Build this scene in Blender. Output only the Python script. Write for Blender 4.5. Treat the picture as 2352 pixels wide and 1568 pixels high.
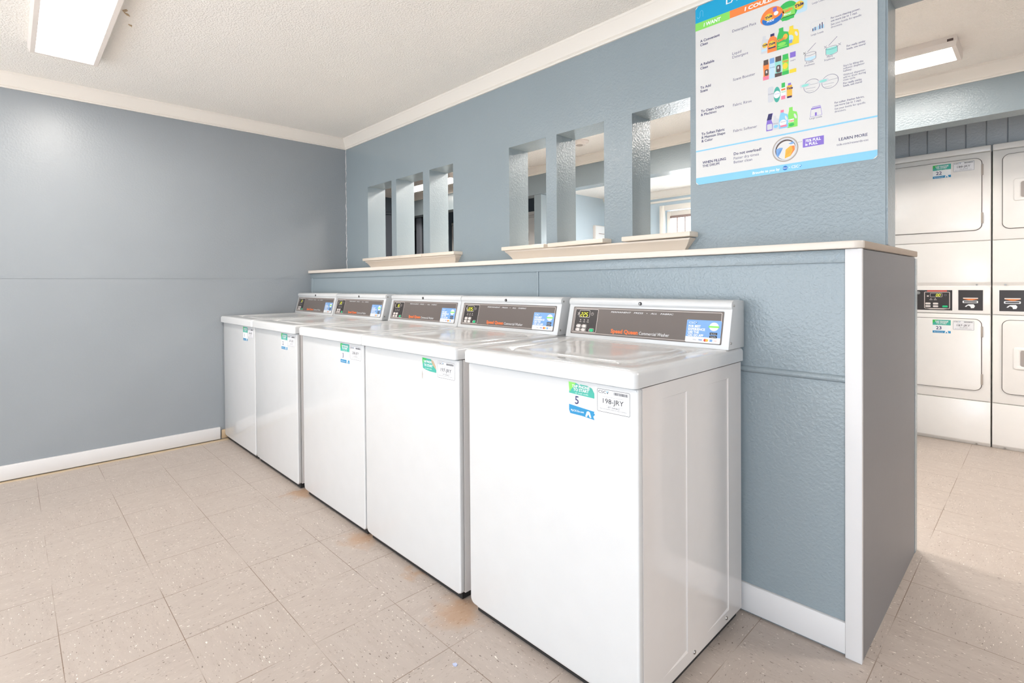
import bpy, bmesh, math, random
from mathutils import Vector, Matrix

S = bpy.context.scene
for o in list(bpy.data.objects):
    bpy.data.objects.remove(o)
C = S.collection
R = math.radians
random.seed(7)

# ------------------------------------------------------------------ camera
cam_d = bpy.data.cameras.new('camera')
cam = bpy.data.objects.new('camera', cam_d)
C.objects.link(cam)
S.camera = cam
yaw, pitch, roll = 0.841529, -0.010745, -0.008537
fw0 = Vector((-math.sin(yaw), math.cos(yaw), 0)); rt0 = Vector((math.cos(yaw), math.sin(yaw), 0)); up0 = Vector((0, 0, 1))
fw = fw0 * math.cos(pitch) + up0 * math.sin(pitch)
up1 = up0 * math.cos(pitch) - fw0 * math.sin(pitch)
rt = rt0 * math.cos(roll) + up1 * math.sin(roll)
up = up1 * math.cos(roll) - rt0 * math.sin(roll)
M = Matrix((rt, up, -fw)).transposed().to_4x4()
M.translation = Vector((4.099374, -1.887381, 1.149624))
cam.matrix_world = M
cam_d.sensor_width = 36.0
cam_d.sensor_fit = 'HORIZONTAL'
cam_d.lens = 36.0 * 1182.762575 / 2352.0
cam_d.shift_x = 98.02 / 2352.0
cam_d.shift_y = -120.533275 / 2352.0
cam_d.clip_start = 0.02

# ------------------------------------------------------------------ world and light
W = bpy.data.worlds.new('daylight')
S.world = W
W.use_nodes = True
W.node_tree.nodes['Background'].inputs[0].default_value = (0.80, 0.90, 1.0, 1)
W.node_tree.nodes['Background'].inputs[1].default_value = 4.0
S.view_settings.view_transform = 'Standard'
S.view_settings.look = 'None'
S.view_settings.gamma = 1.0
S.view_settings.use_curve_mapping = False
S.view_settings.exposure = 0.07


def area(name, loc, rot, sx, sy, power, col):
    d = bpy.data.lights.new(name, 'AREA')
    d.shape = 'RECTANGLE'; d.size = sx; d.size_y = sy; d.energy = power; d.color = col
    o = bpy.data.objects.new(name, d)
    o.location = loc; o.rotation_euler = rot
    C.objects.link(o)
    return o


DAY = (0.82, 0.92, 1.0)
WARM = (1.0, 0.935, 0.87)
# daylight entering through the shop front behind the camera
area('shopfront_daylight', (2.4, -4.12, 1.15), (R(92), 0, 0), 3.4, 1.9, 7, DAY)
area('shopfront_upward_fill', (2.4, -4.10, 1.0), (R(140), 0, 0), 3.4, 1.6, 16, (1.0, 0.975, 0.94))  # added upward fill lamp that brightens the ceiling
sun_d = bpy.data.lights.new('sun', 'SUN')
sun_d.energy = 17.0; sun_d.angle = 0.02; sun_d.color = (1.0, 0.95, 0.88)
sun = bpy.data.objects.new('sun', sun_d); sun.rotation_euler = (R(32), 0, R(-6)); C.objects.link(sun)  # added sun; its unseen floor patch bounces light up to the ceiling
area('side_window_daylight', (5.4, -4.12, 1.15), (R(90), 0, 0), 1.2, 1.7, 27, (0.45, 0.71, 1.0))
# the lamps' own light, one under each ceiling fixture

# ------------------------------------------------------------------ helpers


def setprops(o, label=None, cat=None, group=None, kind=None):
    if label: o['label'] = label
    if cat: o['category'] = cat
    if group: o['group'] = group
    if kind: o['kind'] = kind
    return o


def thing(name, label, cat, loc, group=None, rz=0.0):
    o = bpy.data.objects.new(name, None)
    o.empty_display_size = 0.1
    o.location = loc; o.rotation_euler = (0, 0, rz)
    C.objects.link(o)
    return setprops(o, label, cat, group)


def link(name, me, parent=None, label=None):
    o = bpy.data.objects.new(name, me)
    C.objects.link(o)
    if parent is not None: o.parent = parent
    if label: o['label'] = label
    return o


def finish(bm, name, mats, smooth=True, angle=32):
    me = bpy.data.meshes.new(name)
    bm.normal_update()
    bm.to_mesh(me); bm.free()
    if not isinstance(mats, (list, tuple)): mats = [mats]
    for m in mats: me.materials.append(m)
    if smooth:
        for p in me.polygons: p.use_smooth = True
        me.set_sharp_from_angle(angle=R(angle))
    return me


def box(bm, x0, x1, y0, y1, z0, z1, bev=0.0, seg=2, mi=0):
    t = bmesh.new()
    vs = [t.verts.new((x, y, z)) for x in (x0, x1) for y in (y0, y1) for z in (z0, z1)]
    for f in ((0, 1, 3, 2), (4, 6, 7, 5), (0, 4, 5, 1), (2, 3, 7, 6), (0, 2, 6, 4), (1, 5, 7, 3)):
        t.faces.new([vs[i] for i in f])
    if bev > 0:
        bmesh.ops.bevel(t, geom=list(t.edges), offset=bev, segments=seg, profile=0.5, affect='EDGES')
    merge(bm, t, mi)


def merge(bm, t, mi=0, mat=None):
    t.verts.index_update()
    vm = []
    for v in t.verts:
        vm.append(bm.verts.new(mat @ v.co if mat is not None else v.co))
    for f in t.faces:
        try:
            nf = bm.faces.new([vm[v.index] for v in f.verts])
            nf.material_index = mi if mi >= 0 else f.material_index
        except ValueError:
            pass
    t.free()


def prism(bm, pts, axis, a0, a1, mi=0, bev=0.0, seg=2, sx0=None, sx1=None):
    """extrude a closed 2D outline along an axis; axis 'x': pts=(y,z); 'y': pts=(x,z); 'z': pts=(x,y)"""
    t = bmesh.new()

    def P(p, a):
        return {'x': (a, p[0], p[1]), 'y': (p[0], a, p[1]), 'z': (p[0], p[1], a)}[axis]
    A = [t.verts.new(P(p, a0 if sx0 is None else sx0[i])) for i, p in enumerate(pts)]
    B = [t.verts.new(P(p, a1 if sx1 is None else sx1[i])) for i, p in enumerate(pts)]
    n = len(pts)
    t.faces.new(A); t.faces.new(B[::-1])
    for i in range(n):
        t.faces.new((A[i], B[i], B[(i + 1) % n], A[(i + 1) % n]))
    bmesh.ops.recalc_face_normals(t, faces=list(t.faces))
    if bev > 0:
        bmesh.ops.bevel(t, geom=list(t.edges), offset=bev, segments=seg, profile=0.5, affect='EDGES')
    merge(bm, t, mi)


def cyl(bm, p0, p1, r0, r1=None, n=20, mi=0, cap=True):
    p0 = Vector(p0); p1 = Vector(p1)
    if r1 is None: r1 = r0
    d = (p1 - p0).normalized()
    a = d.orthogonal().normalized(); b = d.cross(a)
    A = []; B = []
    for i in range(n):
        t = 2 * math.pi * i / n
        e = a * math.cos(t) + b * math.sin(t)
        A.append(bm.verts.new(p0 + e * r0)); B.append(bm.verts.new(p1 + e * r1))
    for i in range(n):
        f = bm.faces.new((A[i], A[(i + 1) % n], B[(i + 1) % n], B[i])); f.material_index = mi
    if cap:
        f = bm.faces.new(A[::-1]); f.material_index = mi
        f = bm.faces.new(B); f.material_index = mi


def rrect(x0, x1, y0, y1, r, n=5):
    """rounded rectangle outline, counter-clockwise; r a number or four radii (bl, br, tr, tl)"""
    if not isinstance(r, (list, tuple)): r = [r] * 4
    out = []
    for (cx, cy, a0, rr) in ((x0 + r[0], y0 + r[0], 180, r[0]), (x1 - r[1], y0 + r[1], 270, r[1]), (x1 - r[2], y1 - r[2], 0, r[2]), (x0 + r[3], y1 - r[3], 90, r[3])):
        if rr <= 0:
            out.append((cx, cy)); continue
        for i in range(n + 1):
            t = R(a0 + 90 * i / n)
            out.append((cx + rr * math.cos(t), cy + rr * math.sin(t)))
    return out


def loft(bm, loops, cap_first=False, cap_last=True, mi=0):
    V = [[bm.verts.new(p) for p in L] for L in loops]
    n = len(V[0])
    for a, b in zip(V, V[1:]):
        for i in range(n):
            f = bm.faces.new((a[i], a[(i + 1) % n], b[(i + 1) % n], b[i])); f.material_index = mi
    if cap_last:
        f = bm.faces.new(V[-1]); f.material_index = mi
    if cap_first:
        f = bm.faces.new(V[0][::-1]); f.material_index = mi


def wall_grid(bm, us, zs, holes, d0, d1, axis, mi=0):
    """a solid wall in the u-z plane between depths d0 and d1, left open in the given cells"""
    def P(u, d, z): return (u, d, z) if axis == 'x' else (d, u, z)
    nu, nz = len(us) - 1, len(zs) - 1
    solid = lambda i, k: 0 <= i < nu and 0 <= k < nz and (i, k) not in holes
    vc = {}

    def V(i, d, k):
        key = (i, d, k)
        if key not in vc: vc[key] = bm.verts.new(P(us[i], d, zs[k]))
        return vc[key]
    fs = []
    for i in range(nu):
        for k in range(nz):
            if not solid(i, k): continue
            for d in (d0, d1):
                fs.append(bm.faces.new((V(i, d, k), V(i + 1, d, k), V(i + 1, d, k + 1), V(i, d, k + 1))))
            if not solid(i - 1, k): fs.append(bm.faces.new((V(i, d0, k), V(i, d1, k), V(i, d1, k + 1), V(i, d0, k + 1))))
            if not solid(i + 1, k): fs.append(bm.faces.new((V(i + 1, d0, k), V(i + 1, d1, k), V(i + 1, d1, k + 1), V(i + 1, d0, k + 1))))
            if not solid(i, k - 1): fs.append(bm.faces.new((V(i, d0, k), V(i + 1, d0, k), V(i + 1, d1, k), V(i, d1, k))))
            if not solid(i, k + 1): fs.append(bm.faces.new((V(i, d0, k + 1), V(i + 1, d0, k + 1), V(i + 1, d1, k + 1), V(i, d1, k + 1))))
    bmesh.ops.recalc_face_normals(bm, faces=fs)


_txt = {}


def text_geo(s, bold=0.0, space=1.0):
    """flat glyph outlines of a string at size 1, as vertices and faces"""
    key = (s, bold, space)
    if key not in _txt:
        c = bpy.data.curves.new('glyphs', 'FONT')
        c.body = s; c.size = 1.0; c.resolution_u = 2; c.offset = bold; c.space_character = space
        o = bpy.data.objects.new('glyphs', c); C.objects.link(o)
        m = o.to_mesh()
        vs = [(v.co.x, v.co.y) for v in m.vertices]
        fs = [tuple(p.vertices) for p in m.polygons]
        o.to_mesh_clear()
        bpy.data.objects.remove(o); bpy.data.curves.remove(c)
        _txt[key] = (vs, fs)
    return _txt[key]


class Print:
    """printed matter: thin layered shapes on a plane given by an origin and two unit axes"""

    def __init__(self, O, U, V, step=0.0002, base=0.0003):
        self.O, self.U, self.V = Vector(O), Vector(U), Vector(V)
        self.N = self.U.cross(self.V).normalized()
        self.bm = bmesh.new(); self.mats = []; self.step = step; self.base = base

    def mi(self, m):
        if m not in self.mats: self.mats.append(m)
        return self.mats.index(m)

    def pt(self, u, v, h): return self.O + self.U * u + self.V * v + self.N * h

    def poly(self, pts, m, layer=1, solid=False):
        a = sum(pts[i][0] * pts[(i + 1) % len(pts)][1] - pts[(i + 1) % len(pts)][0] * pts[i][1] for i in range(len(pts)))
        if a < 0: pts = pts[::-1]
        h = self.base + layer * self.step
        top = [self.bm.verts.new(self.pt(u, v, h)) for u, v in pts]
        f = self.bm.faces.new(top); f.material_index = self.mi(m)
        if solid:
            bot = [self.bm.verts.new(self.pt(u, v, 0)) for u, v in pts]
            n = len(pts)
            for i in range(n):
                f = self.bm.faces.new((bot[i], bot[(i + 1) % n], top[(i + 1) % n], top[i])); f.material_index = self.mi(m)

    def rect(self, u0, u1, v0, v1, m, layer=1, solid=False): self.poly([(u0, v0), (u1, v0), (u1, v1), (u0, v1)], m, layer, solid)

    def rr(self, u0, u1, v0, v1, r, m, layer=1, solid=False): self.poly(rrect(u0, u1, v0, v1, r, 4), m, layer, solid)

    def ell(self, u, v, a, b, m, layer=1, n=22, rot=0, t0=0, t1=360):
        full = abs(t1 - t0) >= 360
        ts = [R(t0 + (t1 - t0) * i / (n if full else n - 1)) for i in range(n)]
        c, s = math.cos(R(rot)), math.sin(R(rot))
        self.poly([(u + a * math.cos(t) * c - b * math.sin(t) * s, v + a * math.cos(t) * s + b * math.sin(t) * c) for t in ts], m, layer)

    def loop(self, pts, w, m, layer=1, closed=True):
        """stroke of width w along an outline"""
        n = len(pts); L = []; Rr = []
        for i in range(n):
            p = Vector(pts[i]).to_2d()
            a = Vector(pts[i - 1]).to_2d() if (closed or i > 0) else p
            b = Vector(pts[(i + 1) % n]).to_2d() if (closed or i < n - 1) else p
            d1 = (p - a); d2 = (b - p)
            if d1.length < 1e-9: d1 = d2
            if d2.length < 1e-9: d2 = d1
            d = (d1.normalized() + d2.normalized())
            d = d.normalized() if d.length > 1e-6 else d1.normalized()
            nn = Vector((-d.y, d.x))
            k = 1.0 / max(0.5, abs(nn.dot(Vector((-d1.normalized().y, d1.normalized().x)))))
            L.append(p + nn * w / 2 * k); Rr.append(p - nn * w / 2 * k)
        h = self.base + layer * self.step
        lv = [self.bm.verts.new(self.pt(q.x, q.y, h)) for q in L]; rv = [self.bm.verts.new(self.pt(q.x, q.y, h)) for q in Rr]
        for i in range(n if closed else n - 1):
            j = (i + 1) % n
            f = self.bm.faces.new((rv[i], rv[j], lv[j], lv[i])); f.material_index = self.mi(m)

    def line(self, a, b, w, m, layer=1): self.loop([a, b], w, m, layer, closed=False)

    def ring(self, u, v, a, b, w, m, layer=1, n=28, rot=0):
        c, s = math.cos(R(rot)), math.sin(R(rot))
        self.loop([(u + a * math.cos(t) * c - b * math.sin(t) * s, v + a * math.cos(t) * s + b * math.sin(t) * c) for t in [2 * math.pi * i / n for i in range(n)]], w, m, layer)

    def text(self, s, u, v, m, size=None, width=None, bold=0.0, layer=2, align='l', shear=0.0, space=1.0, sx=1.0, rot=0):
        if bold and 'M' in s:      # a wide M closes up when its outline is fattened: strike it twice instead
            k = size if size else 0.01
            self.text(s, u - bold * k * 0.9, v, m, size, width, 0.0, layer, align, shear, space, sx, rot)
            self.text(s, u, v, m, size, width, 0.0, layer + 0.2, align, shear, space, sx, rot)
            self.text(s, u + bold * k * 0.9, v, m, size, width, 0.0, layer + 0.4, align, shear, space, sx, rot)
            return
        vs, fs = text_geo(s, bold, space)
        if not vs: return
        w1 = max(p[0] for p in vs) - min(p[0] for p in vs); x0 = min(p[0] for p in vs)
        if size is None: size = width / w1
        elif width is not None: sx = width / (w1 * size)
        off = {'l': 0, 'c': -w1 * size * sx / 2, 'r': -w1 * size * sx}[align]
        h = self.base + layer * self.step
        c, sn = math.cos(R(rot)), math.sin(R(rot))
        V = []
        for x, y in vs:
            a = (x - x0 + shear * y) * size * sx + off; b = y * size
            V.append(self.bm.verts.new(self.pt(u + a * c - b * sn, v + a * sn + b * c, h)))
        mi = self.mi(m)
        for f in fs:
            try:
                q = self.bm.faces.new([V[i] for i in f]); q.material_index = mi
            except ValueError:
                pass

    def mesh(self, name):
        self.bm.normal_update()
        for f in self.bm.faces:
            if f.normal.dot(self.N) < -0.3: f.normal_flip()
        return finish(self.bm, name, self.mats, smooth=False)


# ------------------------------------------------------------------ materials
def srgb(r, g, b):
    f = lambda c: (c / 12.92 if c <= 0.04045 else ((c + 0.055) / 1.055) ** 2.4)
    return (f(r / 255), f(g / 255), f(b / 255), 1)


class Nodes:
    def __init__(self, name):
        self.m = bpy.data.materials.new(name); self.m.use_nodes = True
        self.t = self.m.node_tree; self.b = self.t.nodes['Principled BSDF']

    def n(self, typ, **kw):
        x = self.t.nodes.new(typ)
        for k, v in kw.items():
            if k.startswith('i_'): x.inputs[int(k[2:]) if k[2:].isdigit() else k[2:]].default_value = v
            else: setattr(x, k, v)
        return x

    def l(self, a, b): self.t.links.new(a, b)

    def math(self, op, a, b=None, c=None):
        x = self.n('ShaderNodeMath', operation=op)
        for i, v in enumerate((a, b, c)):
            if v is None: continue
            if isinstance(v, (int, float)): x.inputs[i].default_value = v
            else: self.l(v, x.inputs[i])
        return x.outputs[0]

    def mix(self, fac, a, b):
        x = self.n('ShaderNodeMix', data_type='RGBA')
        for v, k in ((fac, 0), (a, 6), (b, 7)):
            if isinstance(v, (int, float, tuple)): x.inputs[k].default_value = v
            else: self.l(v, x.inputs[k])
        return x.outputs[2]


_flat = {}


def flat(name, col, rough=0.5, spec=0.5, metal=0.0, emit=None, es=1.0, coat=0.0):
    if name in _flat: return _flat[name]
    N = Nodes(name)
    tc = N.n('ShaderNodeTexCoord'); ns = N.n('ShaderNodeTexNoise', i_Scale=14.0, i_Detail=3.0)
    N.l(tc.outputs['Object'], ns.inputs['Vector'])
    d = tuple(c * 0.95 for c in col[:3]) + (1,)
    N.l(N.mix(ns.outputs[0], col, d), N.b.inputs['Base Color'])
    N.b.inputs['Roughness'].default_value = rough
    N.b.inputs['Specular IOR Level'].default_value = spec
    N.b.inputs['Metallic'].default_value = metal
    N.b.inputs['Coat Weight'].default_value = coat
    if emit:
        N.b.inputs['Emission Color'].default_value = emit; N.b.inputs['Emission Strength'].default_value = es
    _flat[name] = N.m
    return N.m


def paint(name, col, rough, bump, scale, dist=0.002, var=0.06, spec=0.5, xr=None):
    """rolled wall paint: orange-peel relief, broad uneven coat"""
    N = Nodes(name)
    tc = N.n('ShaderNodeNewGeometry')
    P = tc.outputs['Position']
    n1 = N.n('ShaderNodeTexNoise', i_Scale=scale, i_Detail=2.5, i_Roughness=0.55)
    N.l(P, n1.inputs['Vector'])
    n2 = N.n('ShaderNodeTexNoise', i_Scale=2.2, i_Detail=3.0)
    N.l(P, n2.inputs['Vector'])
    ramp = N.n('ShaderNodeValToRGB'); ramp.color_ramp.elements[0].position = 0.38; ramp.color_ramp.elements[1].position = 0.66
    N.l(n1.outputs[0], ramp.inputs[0])
    bp = N.n('ShaderNodeBump', i_Strength=bump, i_Distance=dist)
    h = ramp.outputs[0]
    if xr:      # the coat is smoother towards the left end of the wall, heavier where it was patched
        sx = N.n('ShaderNodeSeparateXYZ'); N.l(P, sx.inputs[0])
        mr = N.n('ShaderNodeMapRange'); mr.inputs[1].default_value = xr[0]; mr.inputs[2].default_value = xr[1]; mr.inputs[3].default_value = 0.25
        N.l(sx.outputs[0], mr.inputs[0]); h = N.math('MULTIPLY', h, mr.outputs[0])
    N.l(h, bp.inputs['Height'])
    N.l(bp.outputs[0], N.b.inputs['Normal'])
    lo = tuple(c * (1 - var) for c in col[:3]) + (1,); hi = tuple(min(1, c * (1 + var)) for c in col[:3]) + (1,)
    N.l(N.mix(n2.outputs[0], lo, hi), N.b.inputs['Base Color'])
    N.b.inputs['Roughness'].default_value = rough
    N.b.inputs['Specular IOR Level'].default_value = spec
    return N.m


BLUE = srgb(146, 157, 162)
m_wall = paint('blue_grey_wall_paint', BLUE, 0.2, 0.36, 100, 0.0017, xr=(0.6, 3.0))
m_wall_s = paint('blue_grey_smooth_wall_paint', srgb(150, 155, 159), 0.34, 0.12, 90, 0.002)
m_plank = paint('blue_grey_plank_paint', srgb(166, 171, 176), 0.35, 0.3, 70, 0.003)
m_end = paint('grey_end_panel_paint', srgb(130, 128, 129), 0.5, 0.06, 40, 0.001)
m_dark = paint('dark_slate_paint', srgb(86, 98, 110), 0.4, 0.1, 60, 0.002)
m_lightblue = paint('pale_blue_wall_paint', srgb(190, 204, 213), 0.5, 0.15, 60, 0.002)
m_ceil = paint('textured_ceiling', srgb(248, 243, 236), 0.8, 0.5, 115, 0.006, 0.03, 0.2)
m_trim = paint('white_trim_paint', srgb(238, 230, 220), 0.32, 0.05, 30, 0.001, 0.02)
m_shelf = paint('cream_shelf_paint', srgb(226, 215, 203), 0.32, 0.05, 30, 0.001, 0.02)
m_base = paint('worn_white_baseboard', srgb(226, 223, 222), 0.45, 0.1, 22, 0.001, 0.03)
m_sill = paint('cream_sill_paint', srgb(238, 224, 208), 0.4, 0.08, 30, 0.001, 0.03)
m_wood = paint('worn_grey_wood', srgb(176, 160, 145), 0.6, 0.3, 60, 0.001, 0.12)
m_tan = flat('bare_tan_wood', srgb(196, 170, 138), 0.7)
m_white = flat('white_enamel', srgb(220, 219, 218), 0.16, 0.5, coat=0.25)
m_side = flat('white_enamel_side', srgb(228, 222, 218), 0.14, 0.5, coat=0.3)
m_cream = flat('almond_enamel', srgb(243, 238, 233), 0.22, 0.5, coat=0.1)
m_black = flat('black_rubber_gap_shade', srgb(38, 36, 35), 0.7)
m_gap = flat('gap_shade', srgb(104, 96, 91), 0.8)
m_panel = flat('brown_grey_control_overlay', srgb(112, 102, 97), 0.3)
m_panelb = flat('dark_control_overlay', srgb(58, 52, 51), 0.35)
m_silver = flat('silver_print', srgb(226, 214, 206), 0.4)
m_chrome = flat('brushed_steel', srgb(170, 165, 160), 0.3, metal=0.9)
m_lens = flat('lit_lens', srgb(255, 252, 246), 0.5, emit=(1.0, 0.96, 0.90, 1), es=9.0)
m_frame = flat('white_fixture_metal', srgb(236, 226, 218), 0.4)
m_pw = flat('print_white', srgb(244, 244, 244), 0.4)
m_paper = flat('label_paper', srgb(238, 236, 238), 0.4)
m_ink = flat('print_black', srgb(45, 43, 46), 0.5)
m_navy = flat('print_navy', srgb(48, 44, 98), 0.5)
m_navy2 = flat('print_soft_navy', srgb(88, 84, 124), 0.5)
m_grey = flat('print_grey', srgb(150, 146, 152), 0.5)
m_lgrey = flat('print_pale_grey', srgb(214, 214, 218), 0.5)
m_orange = flat('print_orange', srgb(250, 122, 60), 0.5)
m_or2 = flat('print_bright_orange', srgb(252, 138, 66), 0.5)
m_red = flat('print_red', srgb(214, 74, 60), 0.5)
m_yel = flat('print_yellow', srgb(248, 216, 60), 0.5)
m_gold = flat('print_gold', srgb(250, 186, 70), 0.5)
m_grn = flat('print_green', srgb(58, 190, 92), 0.5)
m_lime = flat('print_lime', srgb(140, 226, 100), 0.5)
m_teal = flat('print_teal', srgb(70, 176, 158), 0.5)
m_mint = flat('print_mint', srgb(150, 222, 210), 0.5)
m_cyan = flat('print_cyan', srgb(0, 166, 214), 0.5)
m_sky = flat('print_sky_blue', srgb(140, 206, 236), 0.5)
m_sky2 = flat('print_pale_sky', srgb(196, 226, 240), 0.5)
m_blue = flat('print_blue', srgb(40, 118, 200), 0.5)
m_app = flat('print_app_blue', srgb(126, 170, 222), 0.45)
m_bband = flat('print_band_blue', srgb(36, 140, 190), 0.45)
m_pur = flat('print_purple', srgb(138, 112, 206), 0.5)
m_pink = flat('print_pink', srgb(248, 132, 160), 0.5)
m_brown = flat('print_brown', srgb(92, 76, 72), 0.5)
m_taupe = flat('print_taupe', srgb(176, 164, 154), 0.5)
m_poster = flat('poster_sheet', srgb(228, 225, 222), 0.35)
m_btn = flat('button_white', srgb(232, 222, 216), 0.4)
m_btng = flat('button_green', srgb(40, 196, 130), 0.4)
m_led = flat('display_digits', srgb(216, 222, 60), 0.5, emit=srgb(226, 226, 60), es=0.9)
m_disp = flat('display_window', srgb(52, 46, 38), 0.2)
m_glass_day = flat('glowing_daylight_pane', srgb(240, 246, 250), 0.3, emit=(0.90, 0.96, 1.0, 1), es=5.0)  # opaque pane that glows in place of the daylight outside


def floor_material():
    N = Nodes('vinyl_composition_tile')
    g = N.n('ShaderNodeNewGeometry')
    sep = N.n('ShaderNodeSeparateXYZ'); N.l(g.outputs['Position'], sep.inputs[0])
    T = 0.3048
    tx = N.math('DIVIDE', N.math('SUBTRACT', sep.outputs[0], 2.54174), T)
    ty = N.math('DIVIDE', N.math('SUBTRACT', sep.outputs[1], -1.171589), T)
    ix = N.math('FLOOR', tx); iy = N.math('FLOOR', ty)
    fx = N.math('SUBTRACT', tx, ix); fy = N.math('SUBTRACT', ty, iy)
    par = N.math('PINGPONG', N.math('ADD', ix, iy), 1.0)
    # per tile tone
    cell = N.n('ShaderNodeCombineXYZ'); N.l(ix, cell.inputs[0]); N.l(iy, cell.inputs[1])
    wn = N.n('ShaderNodeTexWhiteNoise', noise_dimensions='2D'); N.l(cell.outputs[0], wn.inputs['Vector'])

    def streak(sx, sy, scale, det):
        mp = N.n('ShaderNodeMapping'); mp.inputs['Scale'].default_value = (sx, sy, 1)
        off = N.n('ShaderNodeVectorMath', operation='MULTIPLY_ADD')
        N.l(cell.outputs[0], off.inputs[0]); off.inputs[1].default_value = (3.17, 5.71, 0); N.l(g.outputs['Position'], off.inputs[2])
        N.l(off.outputs[0], mp.inputs[0])
        n = N.n('ShaderNodeTexNoise', i_Scale=scale, i_Detail=det, i_Roughness=0.6)
        N.l(mp.outputs[0], n.inputs['Vector'])
        return n.outputs[0]

    def both(scale, det, a=1.0, b=3.4):
        u = streak(a, b, scale, det); v = streak(b, a, scale, det)
        x = N.n('ShaderNodeMix', data_type='FLOAT')
        N.l(par, x.inputs[0]); N.l(u, x.inputs[2]); N.l(v, x.inputs[3])
        return x.outputs[0]

    def ramp(v, p0, p1):
        r = N.n('ShaderNodeMapRange'); r.inputs[1].default_value = p0; r.inputs[2].default_value = p1
        N.l(v, r.inputs[0]); return r.outputs[0]
    base = N.mix(both(7, 4), srgb(168, 154, 144), srgb(194, 182, 172))
    base = N.mix(N.math('MULTIPLY', wn.outputs[0], 0.25), base, srgb(176, 165, 156))
    fine = both(42, 3)
    base = N.mix(N.math('MULTIPLY', ramp(fine, 0.60, 0.72), 0.7), base, srgb(150, 134, 123))
    base = N.mix(N.math('MULTIPLY', ramp(fine, 0.38, 0.28), 0.7), base, srgb(218, 204, 192))
    fl = both(58, 1.0, 1.0, 2.6)
    base = N.mix(ramp(fl, 0.713, 0.735), base, srgb(236, 228, 218))
    base = N.mix(N.math('MULTIPLY', ramp(fl, 0.30, 0.272), 0.9), base, srgb(104, 90, 80))
    # joints
    ex = N.math('MULTIPLY', N.math('MINIMUM', fx, N.math('SUBTRACT', 1.0, fx)), T)
    ey = N.math('MULTIPLY', N.math('MINIMUM', fy, N.math('SUBTRACT', 1.0, fy)), T)
    big = N.n('ShaderNodeTexNoise', i_Scale=2.6, i_Detail=2.0); N.l(g.outputs['Position'], big.inputs['Vector'])
    jn = N.math('MULTIPLY', N.math('LESS_THAN', N.math('MINIMUM', ex, ey), 0.0011), ramp(big.outputs[0], 0.36, 0.55))
    base = N.mix(N.math('MULTIPLY', jn, 0.85), base, srgb(112, 88, 68))
    # rust and grime where the machines drip, and a yellowed strip along the left baseboard
    n3 = N.n('ShaderNodeTexNoise', i_Scale=14.0, i_Detail=5.0); N.l(g.outputs['Position'], n3.inputs['Vector'])
    rust = None
    for (x, y, r) in ((2.735, -0.73, 0.12), (2.04, -0.71, 0.10), (1.37, -0.70, 0.09), (2.44, -0.68, 0.06)):
        dx = N.math('SUBTRACT', sep.outputs[0], x); dy = N.math('SUBTRACT', sep.outputs[1], y)
        d = N.math('SQRT', N.math('ADD', N.math('MULTIPLY', dx, dx), N.math('MULTIPLY', dy, dy)))
        k = ramp(N.math('ADD', d, N.math('MULTIPLY', N.math('SUBTRACT', n3.outputs[0], 0.5), 0.22)), r, r * 0.25)
        rust = k if rust is None else N.math('MAXIMUM', rust, k)
    base = N.mix(N.math('MULTIPLY', rust, 0.5), base, srgb(180, 132, 84))
    edge = ramp(N.math('ADD', sep.outputs[0], N.math('MULTIPLY', N.math('SUBTRACT', n3.outputs[0], 0.5), 0.05)), 0.05, 0.02)
    edge = N.math('MULTIPLY', edge, N.math('LESS_THAN', sep.outputs[1], 0.0))
    base = N.mix(N.math('MULTIPLY', edge, 0.7), base, srgb(214, 190, 152))
    N.l(base, N.b.inputs['Base Color'])
    bp = N.n('ShaderNodeBump', i_Strength=0.25, i_Distance=0.001)
    N.l(N.math('SUBTRACT', N.math('MULTIPLY', fine, 0.3), jn), bp.inputs['Height'])
    N.l(bp.outputs[0], N.b.inputs['Normal'])
    N.b.inputs['Roughness'].default_value = 0.42
    N.b.inputs['Specular IOR Level'].default_value = 0.4
    return N.m


m_floor = floor_material()


def struct(name, bm, m, parent=None, label=None, smooth=False):
    o = link(name, finish(bm, name, m, smooth), parent)
    if parent is None: o['kind'] = 'structure'
    if label: o['label'] = label
    return o


# ------------------------------------------------------------------ the room
XW = -0.02          # face of the left wall
YU0, YU1 = 0.345, 0.515   # faces of the slotted upper wall
CEIL = 2.42
XE = 3.735          # end of the partition

bm = bmesh.new(); box(bm, -4.2, 7.2, -4.5, 6.3, -0.10, 0.0)
struct('floor', bm, m_floor, label='beige speckled vinyl tile floor with thin dark joints')
bm = bmesh.new(); box(bm, -4.2, 7.2, -4.5, 6.3, CEIL, CEIL + 0.12)
ceil = struct('ceiling', bm, m_ceil, label='off white rough textured ceiling')
bm = bmesh.new()
for pts in ([(1.268, -1.482), (1.288, -1.469), (1.280, -1.463), (1.255, -1.474)], [(1.252, -1.473), (1.244, -1.455), (1.228, -1.447), (1.233, -1.460)], [(1.136, -1.440), (1.134, -1.424), (1.118, -1.422)]):
    prism(bm, pts, 'z', CEIL - 0.004, CEIL + 0.001)
link('peeled_patch', finish(bm, 'peeled_patch', m_tan, False), ceil, 'tan peeled paint marks')

bm = bmesh.new(); box(bm, XW - 0.16, XW, -4.3, 0.345, 0, CEIL)
box(bm, XW - 0.001, XW + 0.0022, -4.3, 0.0, 1.203, 1.214)
struct('wall_left', bm, m_wall_s, label='plain blue grey side wall at the left')

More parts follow.
